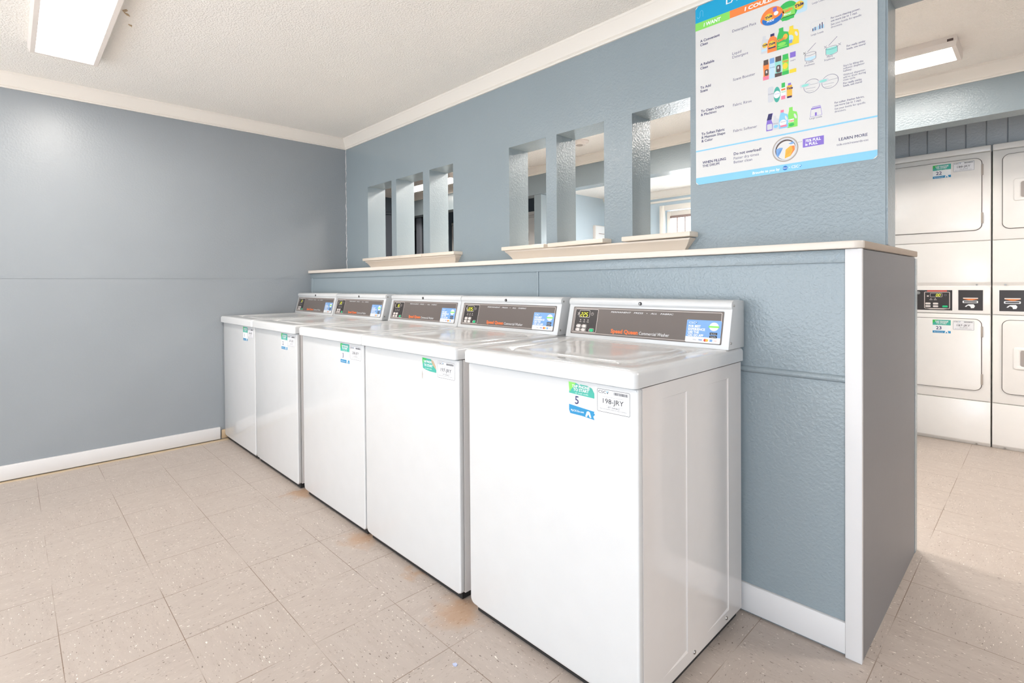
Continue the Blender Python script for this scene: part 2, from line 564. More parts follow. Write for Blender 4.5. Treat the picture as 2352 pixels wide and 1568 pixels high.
# partition: slotted upper wall
us = [XW - 0.16, 0.345, 0.70, 0.765, 1.11, 1.187, 1.447, 1.965, 2.249, 2.323, 2.623, 2.779, 3.062, XE, 7.0]
zs = [1.262, 1.352, 1.956, 2.128, CEIL]
holes = {(i, 1) for i in (1, 3, 5, 7, 9, 11)} | {(13, k) for k in (0, 1, 2)}
bm = bmesh.new(); wall_grid(bm, us, zs, holes, YU0, YU1, 'x')
box(bm, XE - 0.004, XE + 0.006, YU0 + 0.004, YU0 + 0.045, 1.270, 2.127)
struct('wall_partition', bm, m_wall, label='blue grey upper partition with six open slots')
# lower half wall, deep enough for the pipes
bm = bmesh.new()
box(bm, XW, XE - 0.012, 0.012, 0.945, 0, 1.244)
box(bm, XW, XE - 0.04, 0.004, 0.02, 1.203, 1.244, 0.003)
cyl(bm, (XW, 0.012, 0.847), (XE - 0.04, 0.012, 0.847), 0.011, n=12)
box(bm, 2.464, 2.476, 0.007, 0.02, 0.85, 1.205, 0.002)
box(bm, XW, 0.02, 0.006, 0.03, 0.0, 1.205, 0.002)
struct('wall_half', bm, m_wall, label='wide blue grey half wall behind the washers', smooth=True)
bm = bmesh.new(); box(bm, XE - 0.013, XE, 0.0125, 0.935, 0.0, 1.242)
struct('trim_5', bm, m_end, label='flat grey panel closing the end of the half wall')
bm = bmesh.new(); box(bm, XE - 0.012, XE + 0.002, 0.935, 0.985, 0.0, 1.238, 0.002)
struct('trim_6', bm, m_wall, label='blue grey batten on the far corner of the half wall')
# shelf board
bm = bmesh.new()
prism(bm, rrect(XW, XE + 0.006, -0.018, 0.975, [0.004, 0.03, 0.02, 0.004], 5), 'z', 1.245, 1.268, bev=0.0035)
for f in bm.faces:
    c = f.calc_center_median()
    if c.x > XE - 0.02 and c.y > 0.012 and c.y < 0.99 and abs(f.normal.z) < 0.5: f.material_index = 1
struct('trim_1', bm, [m_shelf, m_wood], label='white shelf board on top of the half wall', smooth=True)
# white corner board and baseboards
bm = bmesh.new()
box(bm, XE - 0.040, XE + 0.002, -0.003, 0.0125, 0, 1.244, 0.002)
struct('trim_2', bm, m_base, label='white corner board on the end of the half wall', smooth=True)
bm = bmesh.new(); box(bm, 3.3, XE - 0.040, 0.0, 0.014, 0.008, 0.104, 0.003)
struct('baseboard_partition', bm, m_base, label='white baseboard at the right of the last washer', smooth=True)
bm = bmesh.new(); box(bm, XW, 0.0, -4.3, -0.725, 0.006, 0.094, 0.004)
struct('baseboard_left', bm, m_base, label='worn white baseboard along the left wall', smooth=True)
bm = bmesh.new(); box(bm, XW, -0.008, -0.715, -0.665, 0.004, 0.07, 0.006)
struct('baseboard_broken', bm, m_tan, label='bare broken stub of baseboard beside the first washer', smooth=True)

# crown mouldings
CROWN = [(0, 2.334), (0.010, 2.334), (0.012, 2.340), (0.010, 2.346), (0.017, 2.351), (0.020, 2.360), (0.030, 2.380), (0.044, 2.396), (0.047, 2.404), (0.052, 2.408), (0.052, CEIL), (0, CEIL)]


def crown_x(name, x0, x1, yface, sgn, label, m=None, cut0=0, cut1=0):
    bm = bmesh.new()
    pts = [(yface + sgn * p, z) for p, z in CROWN]
    prism(bm, pts, 'x', x0, x1, sx0=[x0 + cut0 * p for p, z in CROWN], sx1=[x1 + cut1 * p for p, z in CROWN])
    return struct(name, bm, m or m_trim, label=label, smooth=True)


def crown_y(name, y0, y1, xface, sgn, label, cut0=0, cut1=0):
    bm = bmesh.new()
    pts = [(xface + sgn * p, z) for p, z in CROWN]
    prism(bm, pts, 'y', y0, y1, sx0=[y0 + cut0 * p for p, z in CROWN], sx1=[y1 + cut1 * p for p, z in CROWN])
    return struct(name, bm, m_trim, label=label, smooth=True)


crown_x('trim_3', XW, 6.8, YU0, -1, 'white crown moulding over the slotted wall', cut0=1)
crown_y('trim_4', -4.2, YU0, XW, 1, 'white crown moulding over the left wall', cut1=-1)

# cracked caulk down the inner corner
bm = bmesh.new()
random.seed(11)
z = 1.275; a = Vector((XW + 0.003, YU0 - 0.003, z))
while z < 2.32:
    z += random.uniform(0.015, 0.045)
    b = Vector((XW + 0.003 + random.uniform(-0.003, 0.004), YU0 - 0.003 + random.uniform(-0.003, 0.002), z))
    cyl(bm, a, b, random.uniform(0.0012, 0.004), random.uniform(0.0012, 0.004), 7); a = b
struct('trim_14', bm, m_base, label='ragged white caulk line in the corner of the room', smooth=True)

# sills under the slots
SILLP = [(0.345, 1.284), (0.322, 1.284), (0.316, 1.296), (0.312, 1.306), (0.300, 1.322), (0.290, 1.330), (0.288, 1.338), (0.345, 1.338)]


def sill(name, x0, x1, boards, label):
    bm = bmesh.new()
    fl = [(1.338 - z) / 0.054 * 0.042 for y, z in SILLP]
    prism(bm, SILLP, 'x', x0, x1, sx0=[x0 + f for f in fl], sx1=[x1 - f for f in fl])
    o = struct(name, bm, m_sill, label=label, smooth=True)
    for (a, b, dz0, dz1) in boards:
        t = bmesh.new()
        box(t, a, b, 0.268, 0.512, 1.339, 1.361, 0.004)
        for v in t.verts: v.co.z += dz0 + (dz1 - dz0) * (v.co.x - a) / (b - a)
        link('sill_board', finish(t, 'sill_board', m_sill), o)


sill('trim_7', 0.385, 1.528, [(0.377, 0.774, 0, 0), (0.790, 1.184, 0, 0), (1.196, 1.538, 0, 0)], 'cream moulded sill under the left three slots')
sill('trim_8', 1.978, 3.085, [(1.970, 2.292, 0, 0), (2.318, 2.663, 0, 0.004), (2.765, 3.094, 0.002, 0.004)], 'cream moulded sill under the right three slots')

# near room, behind and beside the camera
bm = bmesh.new()
wall_grid(bm, [XW - 0.16, 0.6, 4.2, 4.75, 6.05, 6.95], [0, 0.15, 0.3, 2.1, CEIL], {(1, 1), (1, 2), (3, 2)}, -4.32, -4.2, 'x')
struct('wall_front', bm, m_wall_s, label='blue grey shop front wall')
bm = bmesh.new(); wall_grid(bm, [-4.32, 6.2], [0, CEIL], set(), 6.8, 6.95, 'y')
struct('wall_right', bm, m_wall_s, label='blue grey wall at the far right')


def window_frame(name, x0, x1, z0, z1, y, nm, label):
    bm = bmesh.new(); w = 0.05
    for a, b, c, d in ((x0, x1, z0, z0 + w), (x0, x1, z1 - w, z1), (x0, x0 + w, z0 + w, z1 - w), (x1 - w, x1, z0 + w, z1 - w)):
        box(bm, a, b, y - 0.03, y + 0.03, c, d)
    for i in range(1, nm):
        xx = x0 + (x1 - x0) * i / nm
        box(bm, xx - 0.025, xx + 0.025, y - 0.025, y + 0.025, z0 + w, z1 - w)
    return struct(name, bm, m_trim, label=label)


window_frame('window_1', 0.6, 4.2, 0.15, 2.1, -4.26, 3, 'white framed shop front glazing')
window_frame('window_2', 4.75, 6.05, 0.3, 2.1, -4.26, 2, 'white framed side window')

# ------------------------------------------------------------------ far room
bm = bmesh.new(); box(bm, -4.1, 6.95, 2.45, 2.60, 2.120, CEIL)
struct('wall_beam', bm, m_wall, label='blue grey beam across the far side of the room')
crown_x('trim_9', -2.33, 6.8, 2.45, -1, 'white crown moulding along the far beam')
# plank bulkhead above the right hand dryers and the pier beside them
bm = bmesh.new()
x = 3.118; k = 0
while x < 6.8:
    box(bm, x, x + 0.0985, 3.115, 3.16, 2.02, CEIL, 0.003, 1); x += 0.1015; k += 1
box(bm, 3.118, 6.8, 3.125, 3.17, 2.02, CEIL)
box(bm, 3.118, 6.8, 3.05, 3.15, 2.30, CEIL)
struct('wall_back', bm, m_plank, label='grooved blue grey planks above the right dryers')
bm = bmesh.new(); box(bm, 2.98, 3.118, 2.45, 3.98, 0, CEIL)
struct('wall_pier', bm, m_wall, label='blue grey pier at the right of the opening')
bm = bmesh.new(); box(bm, 3.118, 6.8, 3.86, 3.98, 0, CEIL)
struct('wall_service', bm, m_dark, label='dark service wall behind the right dryers')
# the walls that close the far room off at its left
bm = bmesh.new(); box(bm, -2.45, XW - 0.16, YU0, YU1, 0, CEIL)
struct('wall_far_left', bm, m_wall_s, label='hidden continuation of the partition beyond the left wall')
bm = bmesh.new(); box(bm, -4.1, -2.45, 2.45, 2.60, 0, 2.12)
struct('wall_far_corner', bm, m_dark, label='dark wall closing the alcove at its left')
bm = bmesh.new(); box(bm, -4.2, -4.1, 2.45, 3.98, 0, CEIL)
struct('wall_far_end', bm, m_dark, label='dark end wall of the alcove')
# left dryer alcove
bm = bmesh.new()
box(bm, -4.1, 0.23, 3.30, 3.40, 2.075, CEIL)
struct('wall_alcove', bm, m_dark, label='dark slate wall above the left dryers')
bm = bmesh.new(); box(bm, -4.1, 0.235, 3.86, 3.98, 0, CEIL)
struct('wall_alcove_back', bm, m_dark, label='dark wall behind the left dryers')
bm = bmesh.new(); box(bm, -1.95, -1.88, 2.62, 3.85, 0.0, CEIL)
struct('wall_alcove_side', bm, m_dark, label='dark wall beside the left dryers')
bm = bmesh.new(); box(bm, 0.235, 0.335, 2.602, 3.827, 0, CEIL)
struct('wall_opening', bm, m_lightblue, label='pale wall end at the left of the opening')
bm = bmesh.new(); box(bm, 0.328, 0.427, 2.455, 2.555, 0, 2.120, 0.003)
struct('trim_10', bm, m_wall, label='square blue grey post holding the far beam')
bm = bmesh.new(); box(bm, -2.45, -2.33, 0.36, 2.45, 0, CEIL)
struct('wall_end', bm, m_dark, label='dark end wall beyond the partition')
bm = bmesh.new()
box(bm, -2.329, -2.316, 1.95, 2.44, 0, 2.16, 0.003)
box(bm, -2.316, -2.306, 2.02, 2.44, 2.172, 2.19)
box(bm, -2.316, -2.306, 2.02, 2.44, 2.21, 2.225)
struct('door_2', bm, flat('dark_grey_door', srgb(96, 102, 112), 0.45), label='dark grey door on the end wall')
bm = bmesh.new(); box(bm, -2.115, -2.012, 2.62, 2.66, 0, 2.119, 0.003)
struct('trim_11', bm, flat('grey_jamb', srgb(150, 155, 165), 0.45), label='grey jamb in the dark alcove')
# entry passage beyond the opening, with a lower ceiling
EY, EZ = 3.827, 2.211
bm = bmesh.new()
wall_grid(bm, [0.235, 1.141, 1.927, 3.118], [0, 1.985, EZ + 0.1], {(1, 0)}, EY, EY + 0.12, 'x')
struct('wall_entry', bm, m_lightblue, label='pale blue far wall of the entry passage')
bm = bmesh.new(); box(bm, 0.335, 2.98, 2.602, EY, EZ, EZ + 0.06)
struct('ceiling_entry', bm, m_ceil, label='low white ceiling of the entry passage')
bm = bmesh.new()
prism(bm, [(EY - p, z - CEIL + EZ) for p, z in CROWN], 'x', 0.335, 2.98)
struct('trim_12', bm, m_trim, label='white crown moulding in the entry passage', smooth=True)
bm = bmesh.new(); box(bm, 0.335, 2.98, EY - 0.014, EY + 0.002, 2.074, 2.098, 0.003)
struct('trim_13', bm, m_trim, label='thin white rail above the entry door')
# glazed entry door with casing, grille and closer bar
bm = bmesh.new()
for a, b, c, d in ((1.083, 1.141, 0, 2.036), (1.927, 1.985, 0, 2.036), (1.141, 1.927, 1.977, 2.036)):
    box(bm, a, b, EY - 0.024, EY + 0.01, c, d, 0.004)
door = struct('door_1', bm, m_trim, label='white cased glazed entry door in the far wall', smooth=True)
bm = bmesh.new()
for a, b, c, d in ((1.150, 1.195, 0.02, 1.97), (1.873, 1.918, 0.02, 1.97), (1.195, 1.873, 1.912, 1.97), (1.195, 1.873, 0.02, 0.25)):
    box(bm, a, b, EY + 0.025, EY + 0.065, c, d, 0.003)
link('door_frame', finish(bm, 'door_frame', m_trim), door)
bm = bmesh.new(); box(bm, 1.195, 1.873, EY + 0.04, EY + 0.046, 0.25, 1.912)
link('door_glass', finish(bm, 'door_glass', m_glass_day), door)
m_taupem = flat('taupe_metal', srgb(150, 128, 122), 0.5)
bm = bmesh.new(); box(bm, 1.195, 1.873, EY + 0.012, EY + 0.035, 1.885, 1.912, 0.003)
link('closer_bar', finish(bm, 'closer_bar', m_taupem), door)
for xx in (1.274, 1.366, 1.46, 1.55, 1.65, 1.75):
    bm = bmesh.new(); box(bm, xx - 0.006, xx + 0.006, EY + 0.022, EY + 0.038, 0.25, 1.885, 0.002)
    link('grille_bar', finish(bm, 'grille_bar', m_taupem), door)
t = thing('wall_cabinet', 'small white cabinet on the pale side wall, glimpsed through the fifth slot', 'cabinet', (0.335, 3.675, 1.35))
bm = bmesh.new(); box(bm, 0.0, 0.035, -0.125, 0.125, 0, 0.51, 0.003)
link('body', finish(bm, 'body', m_frame), t)
bm = bmesh.new(); box(bm, 0.0352, 0.041, -0.118, 0.118, 0.008, 0.502, 0.002)
link('door', finish(bm, 'door', m_pw), t)
bm = bmesh.new(); box(bm, 0.0412, 0.0425, -0.055, 0.118, 0.405, 0.412)
link('label_strip', finish(bm, 'label_strip', m_taupem), t, 'thin reddish strip')


# ------------------------------------------------------------------ ceiling lights
def ceiling_light(cx, cy, label, power, L=1.22, Wd=0.30, rz=0.0, clip=True, zc=CEIL, col=WARM):
    t = thing('ceiling_light', label, 'ceiling light', (cx, cy, zc), 'surface mounted ceiling lights', rz)
    h = 0.052
    bm = bmesh.new()
    x0, x1, y0, y1 = -L / 2, L / 2, -Wd / 2, Wd / 2
    lo = lambda ex, ey, z: [(-L / 2 + ex, -Wd / 2 + ey, z), (L / 2 - ex, -Wd / 2 + ey, z), (L / 2 - ex, Wd / 2 - ey, z), (-L / 2 + ex, Wd / 2 - ey, z)]
    loft(bm, [lo(0, 0, 0)[::-1], lo(0, 0, -0.030)[::-1], lo(0.004, 0.010, -h)[::-1], lo(0.022, 0.030, -h)[::-1], lo(0.022, 0.030, -h + 0.006)[::-1]], cap_first=True, cap_last=False)
    bmesh.ops.recalc_face_normals(bm, faces=list(bm.faces))
    link('housing', finish(bm, 'housing', m_frame, True, 20), t)
    bm = bmesh.new(); box(bm, x0 + 0.0225, x1 - 0.0225, y0 + 0.0305, y1 - 0.0305, -h + 0.001, -h + 0.006, 0.002)
    link('diffuser', finish(bm, 'diffuser', m_lens), t, 'glowing white diffuser')
    for s in ((-1, 1) if clip else ()):
        bm = bmesh.new(); box(bm, s * (L / 2 - 0.025) - 0.012, s * (L / 2 - 0.025) + 0.012, y0 - 0.003, y0 + 0.008, -0.028, -0.016)
        link('end_clip', finish(bm, 'end_clip', m_brown), t, 'dark clip')
    d = bpy.data.lights.new('lamp_glow', 'AREA'); d.shape = 'RECTANGLE'; d.size = L - 0.1; d.size_y = Wd - 0.08; d.energy = power; d.color = col
    o = bpy.data.objects.new('lamp_glow', d); o.location = (0, 0, -h - 0.006); o.parent = t; C.objects.link(o)
    return t


ceiling_light(1.215, -1.648, 'long lit ceiling fixture over the floor at top left', 19, L=1.26, Wd=0.305, clip=False)
ceiling_light(3.18, 1.94, 'lit ceiling fixture beyond the partition, in front of the right dryers', 13)
ceiling_light(-1.05, 2.03, 'lit ceiling fixture glimpsed through the third slot', 7, clip=False)
ceiling_light(4.9, -3.0, 'added unseen ceiling fixture behind the camera', 24)  # added out of view as fill for the near room
ceiling_light(1.75, 1.20, 'added unseen ceiling fixture close behind the slotted wall, above its openings', 40)  # unseen extra, put in to light the far room and slot reveals
ceiling_light(5.9, 1.5, 'added unseen ceiling fixture far right of the partition end', 58)  # out of frame, added to brighten the far room and dryers
ceiling_light(2.55, 3.22, 'added unseen ceiling fixture in the entry passage', 75, L=0.62, zc=2.211, col=(1.0, 0.98, 0.96))  # hidden extra, added to whiten the passage
# round detector on the far ceiling
t = thing('smoke_detector', 'round white detector on the ceiling seen through the fifth slot', 'smoke detector', (1.30, 1.96, CEIL))
bm = bmesh.new(); cyl(bm, (0, 0, 0), (0, 0, -0.012), 0.085, 0.082, 36); cyl(bm, (0, 0, -0.012), (0, 0, -0.034), 0.062, 0.052, 36)
link('detector_body', finish(bm, 'detector_body', m_frame), t)
bm = bmesh.new(); cyl(bm, (0, 0, -0.0335), (0, 0, -0.038), 0.03, 0.028, 28)
link('detector_grille', finish(bm, 'detector_grille', m_taupe), t)

# ------------------------------------------------------------------ printed labels shared by the machines
_mc = {}


def cached(key, fn):
    if key not in _mc: _mc[key] = fn()
    return _mc[key]


def logo_mark(p, u, v, s, m1, m2, layer):
    p.poly([(u, v + s * 0.9), (u + s * 0.45, v + s * 0.5), (u + s * 0.1, v + s * 0.35)], m2, layer)
    p.poly([(u + s * 0.05, v + s * 0.3), (u + s * 0.5, v + s * 0.42), (u + s * 0.35, v - s * 0.1)], m1, layer)
    p.poly([(u + s * 0.5, v + s * 0.95), (u + s * 0.8, v + s * 0.4), (u + s * 0.55, v + s * 0.48)], m1, layer)


def number_sticker(O, U, V, num, w=0.087, h=0.092, style='full'):
    p = Print(O, U, V)
    if style == 'green_only':      # lower part torn away
        p.poly([(0.003, 0.050), (0.0, 0.090), (0.055, 0.088), (0.066, 0.066), (0.087, 0.050), (0.087, 0.040), (0.05, 0.041), (0.02, 0.045)], m_teal, 0, True)
        p.poly([(0.002, 0.066), (0.0, 0.090), (0.03, 0.089), (0.012, 0.074)], m_grn, 1)
        p.text('TAP PHON', 0.007, 0.072, m_pw, size=0.013, bold=0.03, width=0.052)
        p.text('TO START', 0.012, 0.058, m_pw, size=0.013, bold=0.03, width=0.054)
        p.text('or scan code', 0.018, 0.048, m_pw, size=0.0075, width=0.042)
        p.poly([(0.055, 0.088), (0.066, 0.0665), (0.087, 0.0505), (0.084, 0.064), (0.07, 0.082)], m_tan, 1)
        p.poly([(-0.003, 0.040), (0.002, 0.026), (0.000, 0.006), (-0.003, 0.010)], m_taupe, 0, True)
        return p.mesh('number_sticker')
    if style == 'torn':
        outline = [(0, 0.012), (0.004, 0.002), (0.045, 0.001), (0.060, -0.001), (0.086, -0.003), (0.082, 0.006), (0.088, 0.012), (0.084, 0.016), (0.086, 0.07), (0.078, 0.083), (0.062, 0.088), (0.040, 0.089), (0.036, 0.0865), (0.024, 0.091), (-0.001, 0.092), (0.001, 0.07), (0.0, 0.03)]
        p.poly(outline, m_paper, 0, True)
        p.poly([(0.0, 0.060), (0.086, 0.056), (0.086, 0.07), (0.078, 0.083), (0.062, 0.088), (0.040, 0.089), (0.036, 0.0865), (0.024, 0.091), (-0.001, 0.092), (0.001, 0.07)], m_teal, 1)
        p.poly([(-0.001, 0.092), (0.024, 0.091), (0.016, 0.079), (0.008, 0.072), (0.004, 0.064), (0.001, 0.07)], m_lime, 2)
        p.poly([(0, 0.028), (0.086, 0.020), (0.084, 0.016), (0.088, 0.012), (0.082, 0.006), (0.086, -0.003), (0.045, 0.001), (0.004, 0.002), (0, 0.012)], m_bband, 1)
        p.poly([(0.0, 0.030), (0.086, 0.0215), (0.0855, 0.030), (0.0, 0.034)], m_lgrey, 1)
        for i in range(7):
            p.line((0.004, 0.036 + i * 0.0035), (0.084, 0.0345 + i * 0.0033), 0.0004, m_lgrey, 1)
        p.text('TAP PHONE', 0.011, 0.0778, m_pw, size=0.0112, bold=0.025, width=0.060, layer=3)
        p.text('TO START', 0.016, 0.0684, m_pw, size=0.0112, bold=0.025, width=0.052, layer=3)
        p.text('or scan code', 0.022, 0.0615, m_pw, size=0.0055, width=0.044, layer=3)
        p.text(num, 0.021, 0.032, m_navy, size=0.032, bold=0.012, layer=3)
        p.text('MyCSCGo.com', 0.007, 0.0095, m_pw, size=0.0078, bold=0.02, width=0.044, layer=3)
        p.poly([(0.056, 0.002), (0.061, 0.016), (0.066, 0.018), (0.071, 0.016), (0.076, 0.001), (0.071, 0.001), (0.066, 0.010), (0.061, 0.001)], m_pw, 3)
        return p.mesh('number_sticker')
    p.rr(0, w, 0, h, 0.003, m_pw, 0, True)
    p.poly([(0, h * 0.60), (w, h * 0.60), (w, h), (0, h)], m_teal, 1)
    p.poly([(0, h * 0.72), (w * 0.30, h), (0, h)], m_grn, 2)
    p.text('TAP PHONE', w / 2, h * 0.83, m_pw, size=0.0125, bold=0.035, width=w * 0.74, layer=3, align='c')
    p.text('TO START', w / 2, h * 0.71, m_pw, size=0.0125, bold=0.035, width=w * 0.60, layer=3, align='c')
    p.text('or scan code', w / 2, h * 0.63, m_pw, size=0.0065, width=w * 0.5, layer=3, align='c')
    p.text(num, w * (0.30 if len(num) == 1 else 0.34), h * 0.27, m_navy, size=h * 0.34, bold=0.015, align='c', layer=3)
    p.poly([(0, 0), (w, 0), (w, h * 0.17), (0, h * 0.17)], m_bband, 1)
    p.text('MyCSCGo.com', w * 0.08, h * 0.05, m_pw, size=0.0075, bold=0.02, width=w * 0.5, layer=3)
    p.poly([(w * .66, h * .01), (w * .71, h * .18), (w * .77, h * .21), (w * .83, h * .18), (w * .88, h * .01), (w * .82, h * .01), (w * .77, h * .12), (w * .72, h * .01)], m_pw, 3)
    return p.mesh('number_sticker')


def asset_label(O, U, V, code, w=0.102, h=0.064):
    p = Print(O, U, V)
    s = w / 0.102
    p.rr(0, w, 0, h, 0.004, m_paper, 0, True)
    p.loop(rrect(0.0015, w - 0.0015, 0.0015, h - 0.0015, 0.0035, 4), 0.0011, m_ink, 1)
    p.text('CSC', 0.005 * s, h - 0.0125, m_ink, size=0.0105, bold=0.01, width=0.024 * s)
    logo_mark(p, 0.031 * s, h - 0.0125, 0.0095 * s, m_ink, m_cyan, 2)
    random.seed(3)
    u = 0.053 * s
    while u < 0.096 * s:
        b = random.choice((0.0007, 0.0012, 0.0017)); p.rect(u, u + b, h - 0.013, h - 0.0055, m_ink, 1); u += b + random.choice((0.0007, 0.0012))
    p.text('Please give this number when requesting service', w / 2, h * 0.66, m_grey, size=0.0038, width=w * 0.62, align='c')
    p.text(code, w * 0.50, h * 0.40, m_ink, size=0.0185, width=w * 0.62, align='c', bold=0.004)
    p.text('For Service', w * 0.20, h * 0.31, m_grey, size=0.0040, width=w * 0.18)
    p.text('Para Servicio', w * 0.58, h * 0.31, m_grey, size=0.0040, width=w * 0.22)
    p.text('1-877-264-6622', w * 0.5, h * 0.22, m_ink, size=0.0065, width=w * 0.38, align='c')
    p.text('Report any mechanical problems and misuse of machines to', w / 2, h * 0.145, m_ink, size=0.0036, width=w * 0.80, align='c')
    p.line((w * .06, h * .10), (w * .88, h * .10), 0.0004, m_grey, 1)
    p.line((w * .06, h * .075), (w * .88, h * .075), 0.0004, m_grey, 1)
    return p.mesh('asset_label')


SEG = {'0': 'abcdef', '1': 'bc', '2': 'abged', '3': 'abgcd', '4': 'fgbc', '5': 'afgcd', '6': 'afgedc', '7': 'abc', '8': 'abcdefg', '9': 'abcdfg'}


def digits(p, s, u, v, h, m, layer, sl=0.18):
    w = h * 0.52; t = h * 0.15
    for ch in s:
        on = SEG[ch]
        Pq = {'a': ((0, h), (w, h)), 'd': ((0, 0), (w, 0)), 'g': ((0, h / 2), (w, h / 2)), 'f': ((0, h / 2), (0, h)), 'b': ((w, h / 2), (w, h)), 'e': ((0, 0), (0, h / 2)), 'c': ((w, 0), (w, h / 2))}
        for k in on:
            (a, b), (c, d) = Pq[k]
            if b == d: a += t * .35; c -= t * .35
            else: b += t * .35; d -= t * .35
            p.line((u + a + sl * b, v + b), (u + c + sl * d, v + d), t, m, layer)
        u += w + h * 0.30


# ------------------------------------------------------------------ washing machines
# local frame: root on the floor, front sheet at y=-0.34, half wall at y=+0.352
S0 = Vector((0, 0.212, 0.925)); S1 = Vector((0, 0.246, 1.058))     # bottom and top of the sloped console face
SV = (S1 - S0).normalized(); SL = (S1 - S0).length
HX = 0.326


def wm_cabinet():
    bm = bmesh.new()
    y0, y1, z0, z1 = -0.318, 0.325, 0.030, 0.874
    ys = [y0, -0.224, -0.072, 0.058, 0.221, y1]; zz = [z0, 0.066, 0.832, z1]
    for s in (1, -1):
        X = s * HX
        V = {(i, k): bm.verts.new((X, ys[i], zz[k])) for i in range(6) for k in range(4)}

        def F(*q):
            f = bm.faces.new(q if s > 0 else q[::-1])
        for i in range(5):
            for k in range(3):
                a, b, c, d = V[i, k], V[i + 1, k], V[i + 1, k + 1], V[i, k + 1]
                if k == 1 and i in (1, 3):
                    dp = 0.0035
                    e = bm.verts.new((X - s * dp, ys[i + 1] - 0.0012, zz[1] + 0.007)); g = bm.verts.new((X - s * dp, ys[i + 1] - 0.0012, zz[2] - 0.003))
                    F(a, e, g, d); F(e, b, c, g); F(a, b, e); F(d, g, c)
                else:
                    F(a, b, c, d)
    # back, top, bottom and front flange between the two sides
    def Q(*pts): bm.faces.new([bm.verts.new(p) for p in pts])
    Q((-HX, y1, z0), (-HX, y1, z1), (HX, y1, z1), (HX, y1, z0))
    Q((-HX, y0, z1), (HX, y0, z1), (HX, y1, z1), (-HX, y1, z1))
    Q((-HX, y0, z0), (-HX, y1, z0), (HX, y1, z0), (HX, y0, z0))
    Q((-HX, y0, z0), (HX, y0, z0), (HX, y0, z1), (-HX, y0, z1))
    bmesh.ops.remove_doubles(bm, verts=list(bm.verts), dist=0.0002)
    return finish(bm, 'cabinet', m_side, True, 12)


def wm_front():
    bm = bmesh.new()
    out = rrect(-HX, HX, 0.030, 0.874, [0.022, 0.012, 0.006, 0.006], 5)
    prism(bm, out, 'y', -0.340, -0.3195, bev=0.0042, seg=3)
    return finish(bm, 'front_panel', m_white)


def wm_lip():
    bm = bmesh.new(); box(bm, -HX + 0.028, HX - 0.018, -0.334, -0.32, 0.0235, 0.034, 0.002)
    return finish(bm, 'bottom_lip', m_side)


def wm_screw():
    bm = bmesh.new(); cyl(bm, (0, 0, 0), (0, -0.0035, 0), 0.0058, 0.005, 14)
    return finish(bm, 'screw', m_chrome)


def wm_sidescrew():
    bm = bmesh.new(); cyl(bm, (0, 0, 0), (0.003, 0, 0), 0.006, 0.005, 14)
    return finish(bm, 'screw', m_chrome)


def wm_kick():
    bm = bmesh.new(); box(bm, -HX + 0.02, HX - 0.012, -0.322, 0.31, 0.003, 0.031)  # black base box also stands in for the shade under the front
    return finish(bm, 'base_gap_shade', m_black)


def wm_foot():
    bm = bmesh.new(); cyl(bm, (0, 0, 0), (0, 0, 0.010), 0.024, 0.022, 18); cyl(bm, (0, 0, 0.010), (0, 0, 0.03), 0.008, 0.008, 12)
    return finish(bm, 'foot', m_black)


def ring_loop(hx, ya, yb, r, z, bow=0.0, n=7):
    pts = rrect(-hx, hx, ya, yb, r, n)
    yc = (ya + yb) / 2
    return [(x, y - (bow * (1 - (x / hx) ** 2) if y < yc else 0), z) for x, y in pts]


TA, TB = -0.361, 0.344


def wm_top():
    bm = bmesh.new()
    L = [ring_loop(0.322, TA + 0.010, TB - 0.010, 0.012, 0.876)]
    L += [ring_loop(0.331, TA, TB, 0.016, 0.878), ring_loop(0.331, TA, TB, 0.016, 0.910)]
    for k in range(1, 6):
        a = R(18 * k); q = 0.014 * (1 - math.cos(a)); L.append(ring_loop(0.331 - q, TA + q, TB - q, 0.016, 0.910 + 0.014 * math.sin(a)))
    L += [ring_loop(0.262, -0.262, 0.188, 0.05, 0.9235, 0.045), ring_loop(0.250, -0.250, 0.178, 0.048, 0.9180, 0.045), ring_loop(0.244, -0.244, 0.172, 0.046, 0.9120, 0.045), ring_loop(0.240, -0.24, 0.168, 0.044, 0.9110, 0.045)]
    loft(bm, L, cap_first=False, cap_last=True)
    return finish(bm, 'top_cover', m_white, True, 40)


def wm_lid():
    bm = bmesh.new()
    L = [ring_loop(0.232, -0.232, 0.160, 0.042, 0.9118, 0.042), ring_loop(0.230, -0.230, 0.158, 0.040, 0.9190, 0.042), ring_loop(0.222, -0.222, 0.152, 0.038, 0.9225, 0.040),
         ring_loop(0.205, -0.205, 0.138, 0.05, 0.9225, 0.036), ring_loop(0.190, -0.190, 0.124, 0.05, 0.9185, 0.034), ring_loop(0.10, -0.10, 0.06, 0.05, 0.9160, 0.02)]
    loft(bm, L, cap_first=False, cap_last=True)
    return finish(bm, 'lid', m_white, True, 50)


def wm_console():
    bm = bmesh.new()
    prof = [(0.212, 0.9238), (0.246, 1.056), (0.243, 1.0585), (0.2405, 1.064), (0.2405, 1.071), (0.243, 1.078), (0.249, 1.083), (0.258, 1.086), (0.300, 1.0865), (0.344, 1.083), (0.344, 0.9238)]
    prism(bm, prof, 'x', -0.330, 0.330, bev=0.0018, seg=2)
    return finish(bm, 'console', m_white)


def wm_trimring():
    p = Print(S0 + SV * 0.0, (1, 0, 0), SV, base=0.0)
    bm = bmesh.new()
    return None


def wm_keylock():
    bm = bmesh.new(); cyl(bm, (0, 0.2415, 1.0675), (0, 0.2365, 1.0675), 0.0066, 0.006, 20)
    cyl(bm, (0, 0.2368, 1.0675), (0, 0.2352, 1.0675), 0.0035, 0.003, 16, mi=1)
    return finish(bm, 'key_lock', [m_ink, m_chrome])


PU0, PU1, PV0, PV1 = -0.306, 0.306, 0.014, 0.127


